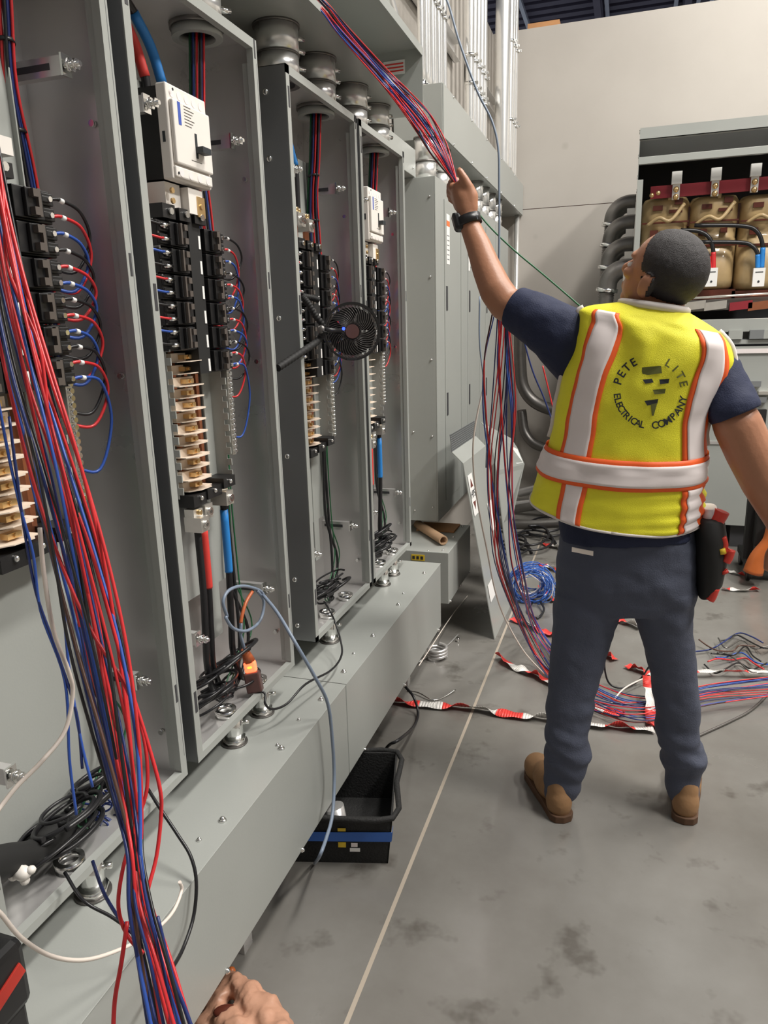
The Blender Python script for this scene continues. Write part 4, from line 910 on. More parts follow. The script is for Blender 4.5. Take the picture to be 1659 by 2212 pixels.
# conduit coil, blue wire coil, scraps
q = MB('galv'); c = PZ((945, 1422), 0)
q.tube([c + V((.042 * math.cos(a * .5), .042 * math.sin(a * .5), .008 + a * .0012)) for a in range(0, 42)], .0075, 9, 3)
tag(q.build('cable_coil'), 'small coil of grey armoured cable on the floor beside the low wireway', 'coil')
wire('grey_wire', [PZ((905, 1430), .02), PZ((935, 1410), .01), PZ((965, 1395), .005), PZ((990, 1370), .01)], .0035, 'galv', 'thin bent grey cable trailing away from the small coil')
wire('bare_wire', [PZ((880, 1492), .004), PZ((905, 1497), .012), PZ((935, 1512), .006), PZ((960, 1505), .004), PZ((984, 1490), .010)], .003, 'zinc', 'shiny crooked scrap of wire on the floor behind the striped tape')
a, b = PZ((1010, 1287), .01), PZ((930, 1388), .10); wire('pull_rod', [a, a.lerp(b, .5), PX((905, 1438), -.735)], .0022, 'wire_white', 'thin pale rod lying from the floor up to the low wireway', 'rod')
tag(MB('zinc').cyl(PZ((989, 1386), 0), PZ((989, 1386), 0) + V((0, 0, .02)), .009, n=8).build('loose_nut'), 'shiny loose nut on the floor near the leaning cover sheet', 'nut')
rnd = random.Random(5); c = PZ((1148, 1262), .10)
t = thing('wire_coil', 'big messy coil of blue wire standing on the floor left of the man', 'wire coil', (c.x, c.y, 0))
for k in range(34):
    q = MB(('masking_blue', 'wire_blue', 'coil_blue', 'masking_blue', 'vest_silver')[k % 5]); r_ = .112 * rnd.uniform(.55, 1.05); tilt = rnd.uniform(-.25, .25); off = V((rnd.uniform(-.02, .02), .10 * k / 34 - .05, rnd.uniform(-.01, .02)))
    pts = [c + off + V((math.cos(a * .6 + k) * r_, .03 * math.sin(a * 1.3 + k) + tilt * r_ * math.sin(a * .6 + k) * .5, math.sin(a * .6 + k) * r_ * .9)) for a in range(11)]
    for p in pts: p.z = max(p.z, .006)
    q.tube(pts, .0028, 5, 4); q.build('strand', t)
for k in range(14): p = c + V((rnd.uniform(.02, .13), rnd.uniform(-.05, .05), rnd.uniform(-.05, .06))); MB('masking_blue').tube([p, p + V((.02, 0, -.03)), p + V((.035, .01, -.07))], .002, 5, 3).build('strand', t)
wire('black_wire', [PZ((1150, 1302), .02), PZ((1140, 1320), .01), PZ((1160, 1335), .01), PZ((1175, 1318), .02), PZ((1168, 1300), .03)], .006, 'wire_black', 'short black cable ring on the floor below the blue wire coil')
for k, (pxx, py, r_) in enumerate(((1150, 1180, .17), (1185, 1150, .19), (1110, 1195, .12))):
    c = PZ((pxx, py), 0); q = MB('wire_black')
    q.tube([c + V((math.cos(a * .7) * r_ * (1 - .02 * a), math.sin(a * .7) * r_ * 1.3, .01 + .004 * a)) for a in range(22)], .008, 6, 3)
    tag(q.build('cable_coil'), ['loose black cable coil on the floor far behind the blue wire coil', 'farthest black cable coil, near the slanting pipes', 'black cable coil nearest the leaning cover sheet'][k], 'coil', 'black coils on the floor')
# red and white barrier tape, twisted, in alternating blocks
def tape(pts, label, w_=.050, seg=.105, phase=0, z=.012):
    P_ = smooth_path([PZ(p[:2], p[2] if len(p) > 2 else z) for p in pts], 14); q = MB('barrier_red'); s_ = phase; ww = []
    mats_ = ('barrier_red', 'barrier_white'); prev = None
    for i in range(len(P_)):
        d = (P_[min(i + 1, len(P_) - 1)] - P_[max(i - 1, 0)]).normalized(); tw = .35 + .45 * math.sin(i * .22 + len(pts)) + .2 * math.sin(i * .61); side = (d.cross(V((0, 0, 1))).normalized() * math.cos(tw) + V((0, 0, 1)) * math.sin(tw))
        h_ = w_ / 2; lift = V((0, 0, max(0, abs(side.z) * h_ - P_[i].z + .004)))
        cur = (P_[i] - side * h_ + lift, P_[i] + side * h_ + lift, d.cross(side).normalized() * .0006)
        if prev:
            q.use(mats_[int(s_ / seg) % 2]); a, b, n1 = prev; c_, e, n2 = cur; q.add([a, b, e, c_, a + n1, b + n1, e + n2, c_ + n2], [(0, 1, 2, 3), (7, 6, 5, 4), (0, 4, 5, 1), (2, 6, 7, 3), (1, 5, 6, 2), (0, 3, 7, 4)], True); s_ += (P_[i] - P_[i - 1]).length
        prev = cur
    return tag(q.build('barrier_tape'), label, 'tape', 'red and white barrier tape')
tape([(846, 1515), (930, 1522), (1020, 1530), (1100, 1542), (1180, 1552), (1250, 1560), (1330, 1570), (1412, 1574)], 'nearest striped tape, running from the low wireway past both feet')
tape([(1076, 1418), (1110, 1438), (1150, 1455), (1185, 1470), (1240, 1498), (1300, 1530), (1350, 1542)], 'striped tape slanting from the floor joint to behind the left leg', phase=.02)
tape([(1105, 1335), (1140, 1348), (1170, 1362), (1200, 1372)], 'striped tape below the black cable ring, left of the left leg', phase=.03)
tape([(1170, 1268), (1180, 1288), (1200, 1298)], 'bit of striped tape just under the blue wire coil')
tape([(1165, 1216), (1185, 1226), (1205, 1232)], 'bit of striped tape behind the blue wire coil', phase=.05)
tape([(1172, 1172), (1195, 1180), (1215, 1186)], 'farthest bit of striped tape left of the man', phase=.03)
tape([(1325, 1335), (1350, 1343), (1385, 1356)], 'striped tape seen between the thighs', phase=.03)
tape([(1290, 1410), (1310, 1415), (1330, 1424)], 'short red bit of tape just right of the left knee')
tape([(1355, 1436), (1375, 1444), (1400, 1452), (1420, 1460)], 'striped tape left of the right knee', phase=.0)
tape([(1402, 1460, .10), (1404, 1500, .06), (1408, 1540, .02), (1412, 1572, .01)], 'striped tape dangling beside the right shin', phase=.05)
tape([(1500, 1450, .03), (1560, 1449, .03), (1620, 1450, .03), (1670, 1450, .03)], 'striped tape stretched right of the right knee', phase=.09, w_=.03)
tape([(1560, 1270), (1600, 1274), (1640, 1273)], 'striped tape below the tool pouch at the right', phase=.07, w_=.035)
tape([(1570, 1230), (1590, 1238), (1612, 1243)], 'short striped tape right of the tool pouch', phase=.12, w_=.035)
# stand with things at the right edge
t = thing('tool_cart', 'dark cart cut by the right edge, a brown box and orange piece on it', 'cart', (0.9, 4.6, 0))
p = PY((1612, 1200), 4.6); q = PY((1614, 1075), 4.6)
MB('black_matte').box(p.x - .02, p.x + .03, 4.58, 4.63, .12, 1.0).build('post', t); MB('black_matte').box(p.x + .02, p.x + .35, 4.5, 4.9, .22, .50).build('bin', t, .01)
MB('cardboard').box(p.x + .05, p.x + .09, 4.47, 4.50, .42, .75).build('brown_stick', t)
oc = PY((1638, 1205), 4.45); MB('tool_orange').tube([oc + V((-.02, 0, -.09)), oc, oc + V((.05, 0, .10)), oc + V((.06, 0, .20))], lambda u: .055 - .02 * u, 12, 5).build('orange_piece', t)
for dx_ in (-.0, .30):
    for yy in (4.55, 4.85): MB('black_plastic').cyl((p.x + dx_, yy, .04), (p.x + dx_ + .02, yy, .04), .04, n=16).build('wheel', t)
MB('black_matte').box(p.x - .01, p.x + .33, 4.52, 4.88, .08, .12).build('base', t)
# ================================================================== the man in the vest
YB = 2.13
man = thing('person', 'person in yellow safety vest and jeans, back turned, left arm raised holding wires', 'person', (0.03, 2.13, 0))
def PP(px, py, y=YB): return PY((px, py), y)
Hd = PP(1438, 588, 2.155)                                    # head centre
fd = V((-.78, .38, .42)).normalized(); ud = V((.34, -.28, .90)); ud = (ud - fd * ud.dot(fd)).normalized(); sd = fd.cross(ud).normalized()
if sd.y > 0: sd = -sd
HR = Matrix((fd, sd, ud)).transposed()                      # columns: face, ear side, crown
def HL(f, s_, u): return Hd + fd * f + sd * s_ + ud * u
mb = MB('skin')
mb.ell(HL(-.006, 0, .012), (.100, .080, .094), HR, 28, 18)  # cranium
mb.ell(HL(.030, 0, -.050), (.066, .062, .070), HR, 24, 14)  # face
mb.ell(HL(.060, 0, -.095), (.032, .036, .026), HR, 18, 12)  # chin
mb.ell(HL(.014, 0, -.066), (.060, .064, .036), HR, 20, 12)  # jaw
mb.ell(HL(.083, 0, .015), (.018, .050, .014), HR, 18, 10)   # brow
mb.cyl(HL(.088, 0, .0), HL(.112, 0, -.034), .008, .014, 12); mb.ell(HL(.108, 0, -.036), (.014, .016, .010), HR, 14, 10)
for s_ in (-1, 1):
    mb.ell(HL(.074, s_ * .042, -.028), (.020, .020, .016), HR, 14, 10)      # cheekbones
    mb.ell(HL(-.002, s_ * .084, -.030), (.021, .014, .033), HR @ Matrix.Rotation(.25 * s_, 3, 'Z'), 16, 12)   # ears
    mb.ell(HL(-.002, s_ * .078, -.056), (.010, .008, .012), HR, 12, 8)
mb.ell(HL(.094, 0, -.068), (.010, .022, .006), HR, 12, 8); mb.ell(HL(.091, 0, -.078), (.010, .020, .006), HR, 12, 8)   # lips
neck0, neck1 = HL(-.045, 0, -.085), PP(1420, 722, 2.20)
caps(mb, [(HL(-.020, 0, -.05), .055), (neck0.lerp(neck1, .4), .053), (neck1, .060)], 20)
# torso, arms, legs as tapered limbs
def LN(lst): return [(PP(a, b, y), r) for a, b, y, r in lst]
caps(mb, LN([(1400, 750, 2.16, .085), (1385, 850, 2.16, .125), (1365, 980, 2.16, .125), (1350, 1100, 2.17, .13), (1352, 1200, 2.17, .125)]), 20)
caps(mb, LN([(1330, 745, 2.17, .070), (1470, 770, 2.17, .066)]), 18); caps(mb, LN([(1320, 860, 2.16, .09), (1440, 870, 2.16, .09)]), 18)
caps(mb, LN([(1290, 735, 2.20, .048), (1215, 715, 2.205, .052), (1150, 688, 2.205, .050), (1092, 656, 2.235, .050)]), 18)
caps(mb, LN([(1092, 656, 2.235, .050), (1072, 628, 2.24, .049), (1052, 582, 2.26, .0435), (1034, 532, 2.28, .037), (1018, 495, 2.295, .0315), (1010, 470, 2.30, .0300)]), 18)
caps(mb, LN([(1500, 790, 2.19, .046), (1562, 850, 2.16, .050), (1594, 920, 2.13, .061), (1619, 975, 2.13, .061), (1650, 1040, 2.13, .058), (1676, 1095, 2.14, .049), (1694, 1145, 2.15, .036)]), 18)
caps(mb, LN([(1290, 1215, 2.16, .085), (1262, 1330, 2.15, .065), (1236, 1470, 2.12, .050), (1220, 1580, 2.11, .045), (1214, 1700, 2.11, .036)]), 18)
caps(mb, LN([(1415, 1215, 2.17, .085), (1434, 1330, 2.18, .062), (1456, 1470, 2.19, .050), (1466, 1580, 2.20, .043), (1474, 1700, 2.21, .036)]), 18)
# raised left hand, fist closed on the wires
Wp = PP(1010, 468, 2.30)
caps(mb, LN([(1008, 455, 2.30, .030), (1003, 430, 2.305, .034), (996, 412, 2.31, .030)]), 16); caps(mb, LN([(1014, 450, 2.30, .026), (1016, 425, 2.30, .024), (1010, 408, 2.305, .021)]), 14)
caps(mb, LN([(1000, 440, 2.33, .030), (992, 420, 2.335, .028)]), 14)
caps(mb, LN([(1018, 428, 2.295, .0175), (1011, 402, 2.29, .0150), (1001, 384, 2.285, .0135), (993, 370, 2.285, .0115)]), 14)      # thumb
for k, (a, b, yy) in enumerate(((983, 403, 2.31), (980, 411, 2.332), (979, 419, 2.352), (981, 428, 2.370))):                      # four fingers curling away round the wires
    r_ = (.0112, .0118, .0112, .0098)[k]
    caps(mb, [(PP(a + 9, b + 12, yy), r_ * 1.25), (PP(a - 7, b + 2, yy + .006), r_ * 1.08), (PP(a - 8, b - 10, yy + .030), r_), (PP(a + 4, b - 14, yy + .046), r_ * .95), (PP(a + 14, b - 6, yy + .042), r_ * .85)], 12)
# right hand, relaxed, at the frame edge
Rw = PP(1692, 1145, 2.15)
caps(mb, LN([(1694, 1155, 2.15, .030), (1692, 1195, 2.155, .033), (1690, 1215, 2.16, .028)]), 14)
for k in range(4):
    a = 1672 + k * 13; ln = (0, 5, 3, -6)[k]
    caps(mb, LN([(a + 2, 1212, 2.15 + .004 * k, .0125), (a - 2, 1245 + ln, 2.155, .0108), (a - 1, 1266 + ln, 2.175, .0098), (a + 4, 1278 + ln, 2.195, .0088)]), 12)
caps(mb, LN([(1680, 1172, 2.14, .016), (1662, 1200, 2.145, .0135), (1658, 1226, 2.155, .0115)]), 12)
body = bake(mb, 'body', man, [('REMESH', dict(mode='VOXEL', voxel_size=.0048)), ('SMOOTH', dict(iterations=6, factor=.5))], 'skin')
# hair: a cropped shell grown from the head surface
off = wloc(man); hb = bmesh.new(); hb.from_mesh(body.data)
def is_hair(p):
    p = p + off - Hd; f, s_, u = p.dot(fd), p.dot(sd), p.dot(ud)
    if p.length > .135 or u < -.052 + .25 * max(0, f + .02): return False
    if f > .052 - .35 * max(0, .06 - u) * 1.0 and u < .085: return False
    if f > .066: return False
    if abs(s_) > .072 and f > -.014 and u < -.002: return False
    return True
dele = [f for f in hb.faces if not is_hair(f.calc_center_median())]
bmesh.ops.delete(hb, geom=dele, context='FACES')
hm = bpy.data.meshes.new('hair'); hb.to_mesh(hm); hb.free(); ruffle(hm, lambda p, n_: p + n_ * (.0035 + .0010 * noise.noise(p * 90)))
hm.materials.clear(); hm.materials.append(M['hair'])
ho = inst(hm, 'hair', man); m_ = ho.modifiers.new('s', 'SOLIDIFY'); m_.thickness = .006; m_.offset = -1
# eyes
for s_ in (-1, 1): MB('label_white').ell(HL(.085, s_ * .030, -.012), (.010, .012, .008), HR, 12, 8).build('eye', man)
# watch
wa = (PP(1000, 430, 2.305) - PP(1018, 495, 2.295)).normalized(); wc = PP(1013, 478, 2.298)
wt = thing('wristwatch', 'black smart watch with black band on the raised left wrist', 'watch', wc)
MB('black_plastic').ring(wc - wa * .013, wc + wa * .014, .0325, .0375, 32).build('band', wt)
p = wc - CR * .034 - CU * .004; MB('black_plastic').obox(p, (wa, CR, CF), (.050, .026, .042)).build('case', wt, .008)
p = wc + CR * .020 - CF * .031; MB('zinc').obox(p, (wa, CR, CF), (.014, .003, .002)).build('buckle', wt)
# ---- jeans
def ring_pts(Lp, Rp, y, d, n=32, ex=.85):
    a, b = PP(*Lp, y), PP(*Rp, y); c = (a + b) / 2; h = (b - a) / 2
    return [c + h * math.copysign(abs(math.sin(t)) ** ex, math.sin(t)) + V((0, -d * math.copysign(abs(math.cos(t)) ** ex, math.cos(t)), 0)) for t in [2 * PI * k / n for k in range(n)]]
mb = MB('denim')
mb.loft([ring_pts((l, y_), (r_, y_), yy, d) for y_, l, r_, yy, d in ((1130, 1216, 1498, 2.165, .118), (1165, 1207, 1504, 2.165, .125), (1210, 1202, 1507, 2.165, .130), (1250, 1199, 1507, 2.165, .128), (1290, 1197, 1504, 2.165, .118), (1312, 1200, 1498, 2.165, .10))])
mb.loft([ring_pts((l, y_), (r_, y_), yy, d) for y_, l, r_, yy, d in ((1270, 1198, 1352, 2.16, .108), (1300, 1196, 1350, 2.155, .105), (1350, 1193, 1332, 2.15, .098), (1400, 1190, 1317, 2.14, .088), (1450, 1186, 1303, 2.13, .078), (1500, 1182, 1287, 2.12, .072),
    (1560, 1178, 1277, 2.11, .070), (1600, 1176, 1272, 2.105, .068), (1628, 1173, 1280, 2.10, .070), (1652, 1177, 1270, 2.10, .062), (1680, 1176, 1261, 2.10, .058), (1706, 1178, 1254, 2.10, .057), (1716, 1182, 1250, 2.10, .056))])
mb.loft([ring_pts((l, y_), (r_, y_), yy, d) for y_, l, r_, yy, d in ((1270, 1356, 1506, 2.17, .108), (1300, 1358, 1502, 2.175, .105), (1350, 1376, 1497, 2.18, .095), (1400, 1391, 1501, 2.185, .086), (1450, 1404, 1506, 2.19, .078), (1500, 1411, 1511, 2.195, .073),
    (1560, 1417, 1515, 2.20, .070), (1598, 1419, 1511, 2.20, .068), (1614, 1432, 1521, 2.20, .070), (1634, 1422, 1528, 2.20, .072), (1658, 1433, 1517, 2.20, .062), (1690, 1437, 1512, 2.20, .058), (1708, 1440, 1510, 2.20, .057), (1716, 1443, 1508, 2.20, .056))])
je = bake(mb, 'jeans', man, [('REMESH', dict(mode='VOXEL', voxel_size=.0055)), ('SMOOTH', dict(iterations=4, factor=.5))], 'denim')
def jfold(co_, n_):
    p = co_ + off; lowz = max(0, 1 - abs(p.z - .22) / .22); hip = max(0, 1 - abs(p.z - .75) / .20)
    w_ = noise.noise(V((p.x * 9, p.y * 9, p.z * 26 + p.x * 8))) * (.0035 + .008 * lowz) + noise.noise(V((p.x * 16 + p.z * 10, p.y * 10, p.z * 18))) * .006 * hip + noise.noise(p * 45) * .0012
    return co_ + n_ * w_
ruffle(je.data, jfold)
mb = MB('wire_white'); a, b = PP(1236, 1184, 2.03), PP(1282, 1193, 2.03); mb.obox((a + b) / 2 + V((0, -.012, 0)), (b - a, V((0, 1, 0)), V((0, 0, 1))), ((b - a).length, .006, .012)); mb.build('folded_paper', man)
MB('belt').loft([ring_pts((l, y_), (r_, y_), 2.165, d) for y_, l, r_, d in ((1118, 1222, 1494, .118), (1142, 1212, 1500, .124))]).build('belt', man)
# ---- boots
def boot(hx, hy, dirv, sole_z=0):
    h = PZ((hx, hy), .0); d = V(dirv).normalized(); s_ = V((d.y, -d.x, 0)); h = h + d * .035
    mb = MB('boot')
    def E(f, u, rf, rs, ru): mb.ell(h + d * f + V((0, 0, u)), (rf, rs, ru), Matrix((d, s_, V((0, 0, 1)))).transposed(), 20, 14)
    E(.005, .050, .046, .040, .060); E(.012, .085, .040, .036, .055); E(.10, .055, .085, .046, .055); E(.19, .042, .070, .050, .044)
    o = bake(mb, 'boot', man, [('REMESH', dict(mode='VOXEL', voxel_size=.005)), ('SMOOTH', dict(iterations=4, factor=.5))], 'boot')
    ruffle(o.data, lambda p, n_: V((p.x, p.y, max(p.z, .012))))
    q = MB('boot_sole'); out = [h + d * f + s_ * w_ for f, w_ in ((-.045, .0), (-.038, .026), (-.02, .038), (.05, .040), (.13, .047), (.20, .050), (.245, .034), (.262, .0))]
    out += [h + d * f - s_ * w_ for f, w_ in ((.245, .034), (.20, .050), (.13, .047), (.05, .040), (-.02, .038), (-.038, .026))]
    q.prism([p + V((0, 0, .0)) for p in out], (0, 0, .024)); q.build('boot_sole', o if False else man, .003)
boot(1216, 1776, (-.42, .90, 0)); boot(1478, 1779, (.08, 1, 0))
# ---- navy T-shirt
mb = MB('navy')
caps(mb, LN([(1300, 735, 2.19, .068), (1232, 735, 2.20, .088), (1180, 704, 2.20, .080), (1150, 686, 2.20, .073), (1121, 670, 2.215, .0655)]), 22)
caps(mb, LN([(1290, 800, 2.20, .08), (1250, 790, 2.20, .070), (1210, 745, 2.20, .072)]), 20)
caps(mb, LN([(1490, 775, 2.18, .066), (1540, 816, 2.18, .076), (1566, 856, 2.155, .071), (1583, 884, 2.13, .0675)]), 22)
mb.loft([ring_pts((l, y_), (r_, y_), 2.165, d) for y_, l, r_, d in ((745, 1310, 1520, .08), (850, 1240, 1505, .105), (980, 1212, 1512, .122), (1100, 1205, 1500, .128), (1158, 1212, 1500, .132))])
sh = bake(mb, 'shirt', man, [('REMESH', dict(mode='VOXEL', voxel_size=.006)), ('SMOOTH', dict(iterations=4, factor=.5))], 'navy')
# square off the sleeve hems
ax1 = (PP(1121, 670, 2.215) - PP(1180, 700, 2.185)).normalized(); e1_ = PP(1113, 667, 2.22); ax2 = (PP(1583, 884, 2.13) - PP(1556, 820, 2.14)).normalized(); e2_ = PP(1586, 898, 2.13)
def sfold(co_, n_):
    p = co_ + off; co_ = co_.copy()
    for ax_, e_ in ((ax1, e1_), (ax2, e2_)):
        dd_ = (p - e_).dot(ax_)
        if dd_ > 0 and (p - e_).length < .12: co_ -= ax_ * dd_
    return co_ + n_ * (.005 * noise.noise(p * 14) + .002 * noise.noise(p * 35))
ruffle(sh.data, sfold)
# ---- safety vest
ROWS = [((1345, 652), (1482, 671), .078), ((1262, 664), (1552, 716), .105), ((1253, 692), (1584, 752), .125), ((1238, 740), (1580, 792), .135), ((1218, 800), (1552, 842), .138), ((1204, 862), (1532, 892), .138), ((1194, 924), (1526, 942), .138),
        ((1178, 978), (1524, 1000), .142), ((1160, 1024), (1522, 1050), .148), ((1146, 1062), (1520, 1098), .152), ((1146, 1072), (1512, 1128), .152)]
SAG = [0, 0, .0, .002, .006, .010, .014, .018, .022, .028, .040]
def cr(a, b, c, d, t): return 0.5 * ((2 * b) + (c - a) * t + (2 * a - 5 * b + 4 * c - d) * t * t + (3 * b - a - 3 * c + d) * t ** 3)
_rows3 = [(PP(*a, YB), PP(*b, YB), d, sg) for (a, b, d), sg in zip(ROWS, SAG)]
def vest(v, th, o_=0.0):
    n = len(_rows3); v = min(max(v, 0), n - 1.0001); i = int(v); t = v - i; g = lambda k: _rows3[min(max(k, 0), n - 1)]
    A_, B_, C_, D_ = g(i - 1), g(i), g(i + 1), g(i + 2)
    L_ = cr(A_[0], B_[0], C_[0], D_[0], t); R_ = cr(A_[1], B_[1], C_[1], D_[1], t); d = cr(A_[2], B_[2], C_[2], D_[2], t); sg = cr(A_[3], B_[3], C_[3], D_[3], t)
    c = (L_ + R_) / 2 + V((0, .035, 0)); h = (R_ - L_) / 2; s_, co = math.sin(th), math.cos(th)
    cc = math.copysign(abs(co) ** .80, co)
    # drape folds
    f = .0
    x_ = s_
    if 1.2 < v < 5: w_ = math.exp(-((v - 2.8) / 1.4) ** 2); f += w_ * .007 * (math.cos(9 * (x_ + .15) + 1.3 * math.copysign(1, x_ + .05) * (v - 2)) )
    if v > 7.0: f += .0035 * min(1, (v - 7)) * math.sin(11 * v + 3 * x_) * max(0, x_) + .003 * math.sin(7 * th + v)
    f += .003 * noise.noise(V((x_ * 4, v * 1.6, co)))
    p = c + h * s_ * (1 + (o_ + f) / .17) + V((0, -(d + o_ + f) * cc, 0)); p.z -= sg * max(0, co); return p
def vsurf(v0, v1, t0, t1, nv, nt, o_, m, name, parent, th=.0015, wrap=False):
    """patch of cloth; t0,t1 may be functions of v giving sin(theta)"""
    mb = MB(m); g = []
    for i in range(nv + 1):
        v = v0 + (v1 - v0) * i / nv; a = t0(v) if callable(t0) else t0; b = t1(v) if callable(t1) else t1
        g.append([vest(v, a + (b - a) * j / nt, o_) for j in range(nt + (0 if wrap else 1))])
    mb.loft(g, closed=wrap, caps=False)
    o = mb.build(name, parent); md = o.modifiers.new('s', 'SOLIDIFY'); md.thickness = th; md.offset = 1; return o
AS = lambda s_: math.asin(max(-1, min(1, s_))) if abs(s_) <= 1 else (PI - math.asin(2 - s_ if s_ > 0 else 1))
vs = vsurf(0, 10, 0, 2 * PI, 70, 96, 0, 'vest_yellow', 'vest', man, wrap=True)
vs['label'] = 'bright yellow safety vest with orange and silver stripes'
def lin(v, pts):
    for (a, x), (b, y) in zip(pts, pts[1:]):
        if v <= b: return x + (y - x) * (v - a) / (b - a)
    return pts[-1][1]
def stripe(v0, v1, ptsA, ptsB, nv=30):
    A_ = lambda v, e=0: AS(lin(v, ptsA) + e); B_ = lambda v, e=0: AS(lin(v, ptsB) + e)
    vsurf(v0, v1, lambda v: A_(v), lambda v: B_(v), nv, 8, .0035, 'vest_orange', 'orange_stripe', vs)
    vsurf(v0, v1, lambda v: A_(v, .055), lambda v: B_(v, -.055), nv, 8, .0055, 'vest_silver', 'silver_stripe', vs)
stripe(1.0, 6.75, [(1, -.80), (2, -.80), (6.6, -.80)], [(1, -.44), (2, -.42), (6.6, -.40)])
stripe(1.15, 6.75, [(1, .60), (2, .52), (4, .62), (6.6, .68)], [(1, .96), (2, .90), (4, .97), (6.6, .99)])
stripe(7.7, 9.9, [(7, -.66), (10, -.63)], [(7, -.36), (10, -.34)], 14)
stripe(7.7, 9.9, [(7, .69), (10, .72)], [(7, .975), (10, .985)], 14)
vsurf(6.62, 7.78, 0, 2 * PI, 8, 96, .0068, 'vest_orange', 'orange_stripe', vs, wrap=True)
vsurf(6.79, 7.62, 0, 2 * PI, 8, 96, .0088, 'vest_silver', 'silver_stripe', vs, wrap=True)
MB('vest_trim').tube([vest(9.98, 2 * PI * k / 96, .002) for k in range(97)], .0042, 7, 0).build('hem_trim', vs)
MB('vest_trim').tube([vest(.03, -1.45 + 2.9 * k / 30, .006) for k in range(31)], .0105, 8, 0).build('collar_trim', vs)
for s_ in (-1, 1): MB('vest_trim').tube([vest(1.0 + 5.4 * k / 40, s_ * PI / 2 * .985, .003) for k in range(41)], .0085, 8, 0).build('armhole_trim', vs)
# ---- printing on the back
bm_ = bmesh.new(); tmp = []
g = [[vest(10 * i / 120, -PI / 2 + PI * j / 80, .0022) for j in range(81)] for i in range(121)]
vv = [p for r_ in g for p in r_]; ff = [(i * 81 + j, i * 81 + j + 1, (i + 1) * 81 + j + 1, (i + 1) * 81 + j) for i in range(120) for j in range(80)]
BV = BVHTree.FromPolygons(vv, ff); bm_.free()
def onback(px, py):
    d = ray((px, py)); loc, n_, i_, dist = BV.ray_cast(EYE, d.normalized())
    return (loc - d.normalized() * .001) if loc else PP(px, py, 2.0)
def print_letter(ch, cx_, cy_, ang, hpx, m, name='letter'):
    me = mesh_text(ch, 1.0, 0, .018)
    b = bmesh.new(); b.from_mesh(me); bmesh.ops.triangulate(b, faces=b.faces); b.to_mesh(me); b.free()
    ca, sa = math.cos(ang), math.sin(ang)
    for v in me.vertices:
        x, y = v.co.x * hpx * 1.0, v.co.y * hpx; v.co = onback(cx_ + x * ca + y * sa, cy_ + x * sa - y * ca) - off
    me.materials.clear(); me.materials.append(M[m]); inst(me, name, vs)
cx0, cy0, R_ = 1405, 847, 73
def arc_text(txt, a0, a1, bottom, m, sz=22):
    n = len(txt)
    for k, ch in enumerate(txt):
        a = math.radians(a0 + (a1 - a0) * k / max(1, n - 1))
        if ch == ' ': continue
        x, y = cx0 + R_ * math.sin(a), cy0 - R_ * math.cos(a)
        print_letter(ch, x, y, a if not bottom else a + PI, sz, m)
arc_text('PETE', -72, -30, False, 'ink', 25); arc_text('LITE', 32, 76, False, 'print_dark', 25)
arc_text('ELECTRICAL', 264, 194, True, 'ink', 21); arc_text('COMPANY', 172, 102, True, 'ink', 22)
def blot(poly, m='print_dark'):
    mb = MB(m); pts = [onback(a, b) for a, b in poly]; mb.add(pts, [tuple(range(len(pts)))]); mb.build('emblem', vs)
blot([(1384, 794), (1428, 790), (1430, 806), (1400, 810), (1388, 808)]); blot([(1388, 820), (1408, 818), (1412, 826), (1394, 829)], 'ink'); blot([(1424, 820), (1446, 818), (1444, 828), (1426, 830)], 'ink')
blot([(1410, 842), (1438, 840), (1436, 850), (1414, 852)]); blot([(1392, 866), (1422, 862), (1420, 872), (1398, 876)], 'ink'); blot([(1406, 874), (1420, 870), (1412, 898), (1408, 898)])
# ---- tool pouch on the right hip
t = thing('tool_pouch', 'black tool pouch on the right hip with red-handled tools sticking out', 'pouch', PP(1535, 1280, 2.15))
mb = MB('black_matte'); mb.loft([ring_pts((l, y_), (r_, y_), yy, d) for y_, l, r_, yy, d in ((1112, 1502, 1556, 2.16, .06), (1118, 1500, 1564, 2.16, .072), (1160, 1500, 1570, 2.16, .08), (1210, 1500, 1570, 2.16, .08), (1255, 1503, 1560, 2.16, .075), (1278, 1505, 1542, 2.16, .065), (1283, 1507, 1530, 2.16, .05))]); mb.build('pouch', t)
def tool(name, pts, r_, m): MB(m).tube([PP(a, b, y) for a, b, y in pts], r_, 10, 5).build(name, t)
tool('red_grip', [(1545, 1130, 2.12), (1556, 1112, 2.12), (1560, 1104, 2.12)], .020, 'tool_red'); tool('red_grip', [(1562, 1160, 2.10), (1566, 1178, 2.10), (1560, 1192, 2.10), (1573, 1190, 2.10), (1577, 1186, 2.10)], .009, 'tool_red')
tool('red_grip', [(1579, 1188, 2.1), (1574, 1204, 2.1), (1568, 1214, 2.1)], .012, 'tool_red'); tool('yellow_grip', [(1559, 1185, 2.09), (1562, 1196, 2.09)], .009, 'label_yellow')
tool('red_grip', [(1545, 1270, 2.10), (1538, 1288, 2.10), (1533, 1296, 2.10)], .0125, 'tool_red'); tool('red_grip', [(1564, 1232, 2.1), (1567, 1238, 2.1)], .010, 'tool_red')
MB('vest_silver').loft([ring_pts((l, y_), (r_, y_), 2.15, .04) for y_, l, r_ in ((1094, 1516, 1548), (1112, 1512, 1554), (1140, 1518, 1548))]).build('white_packet', t)

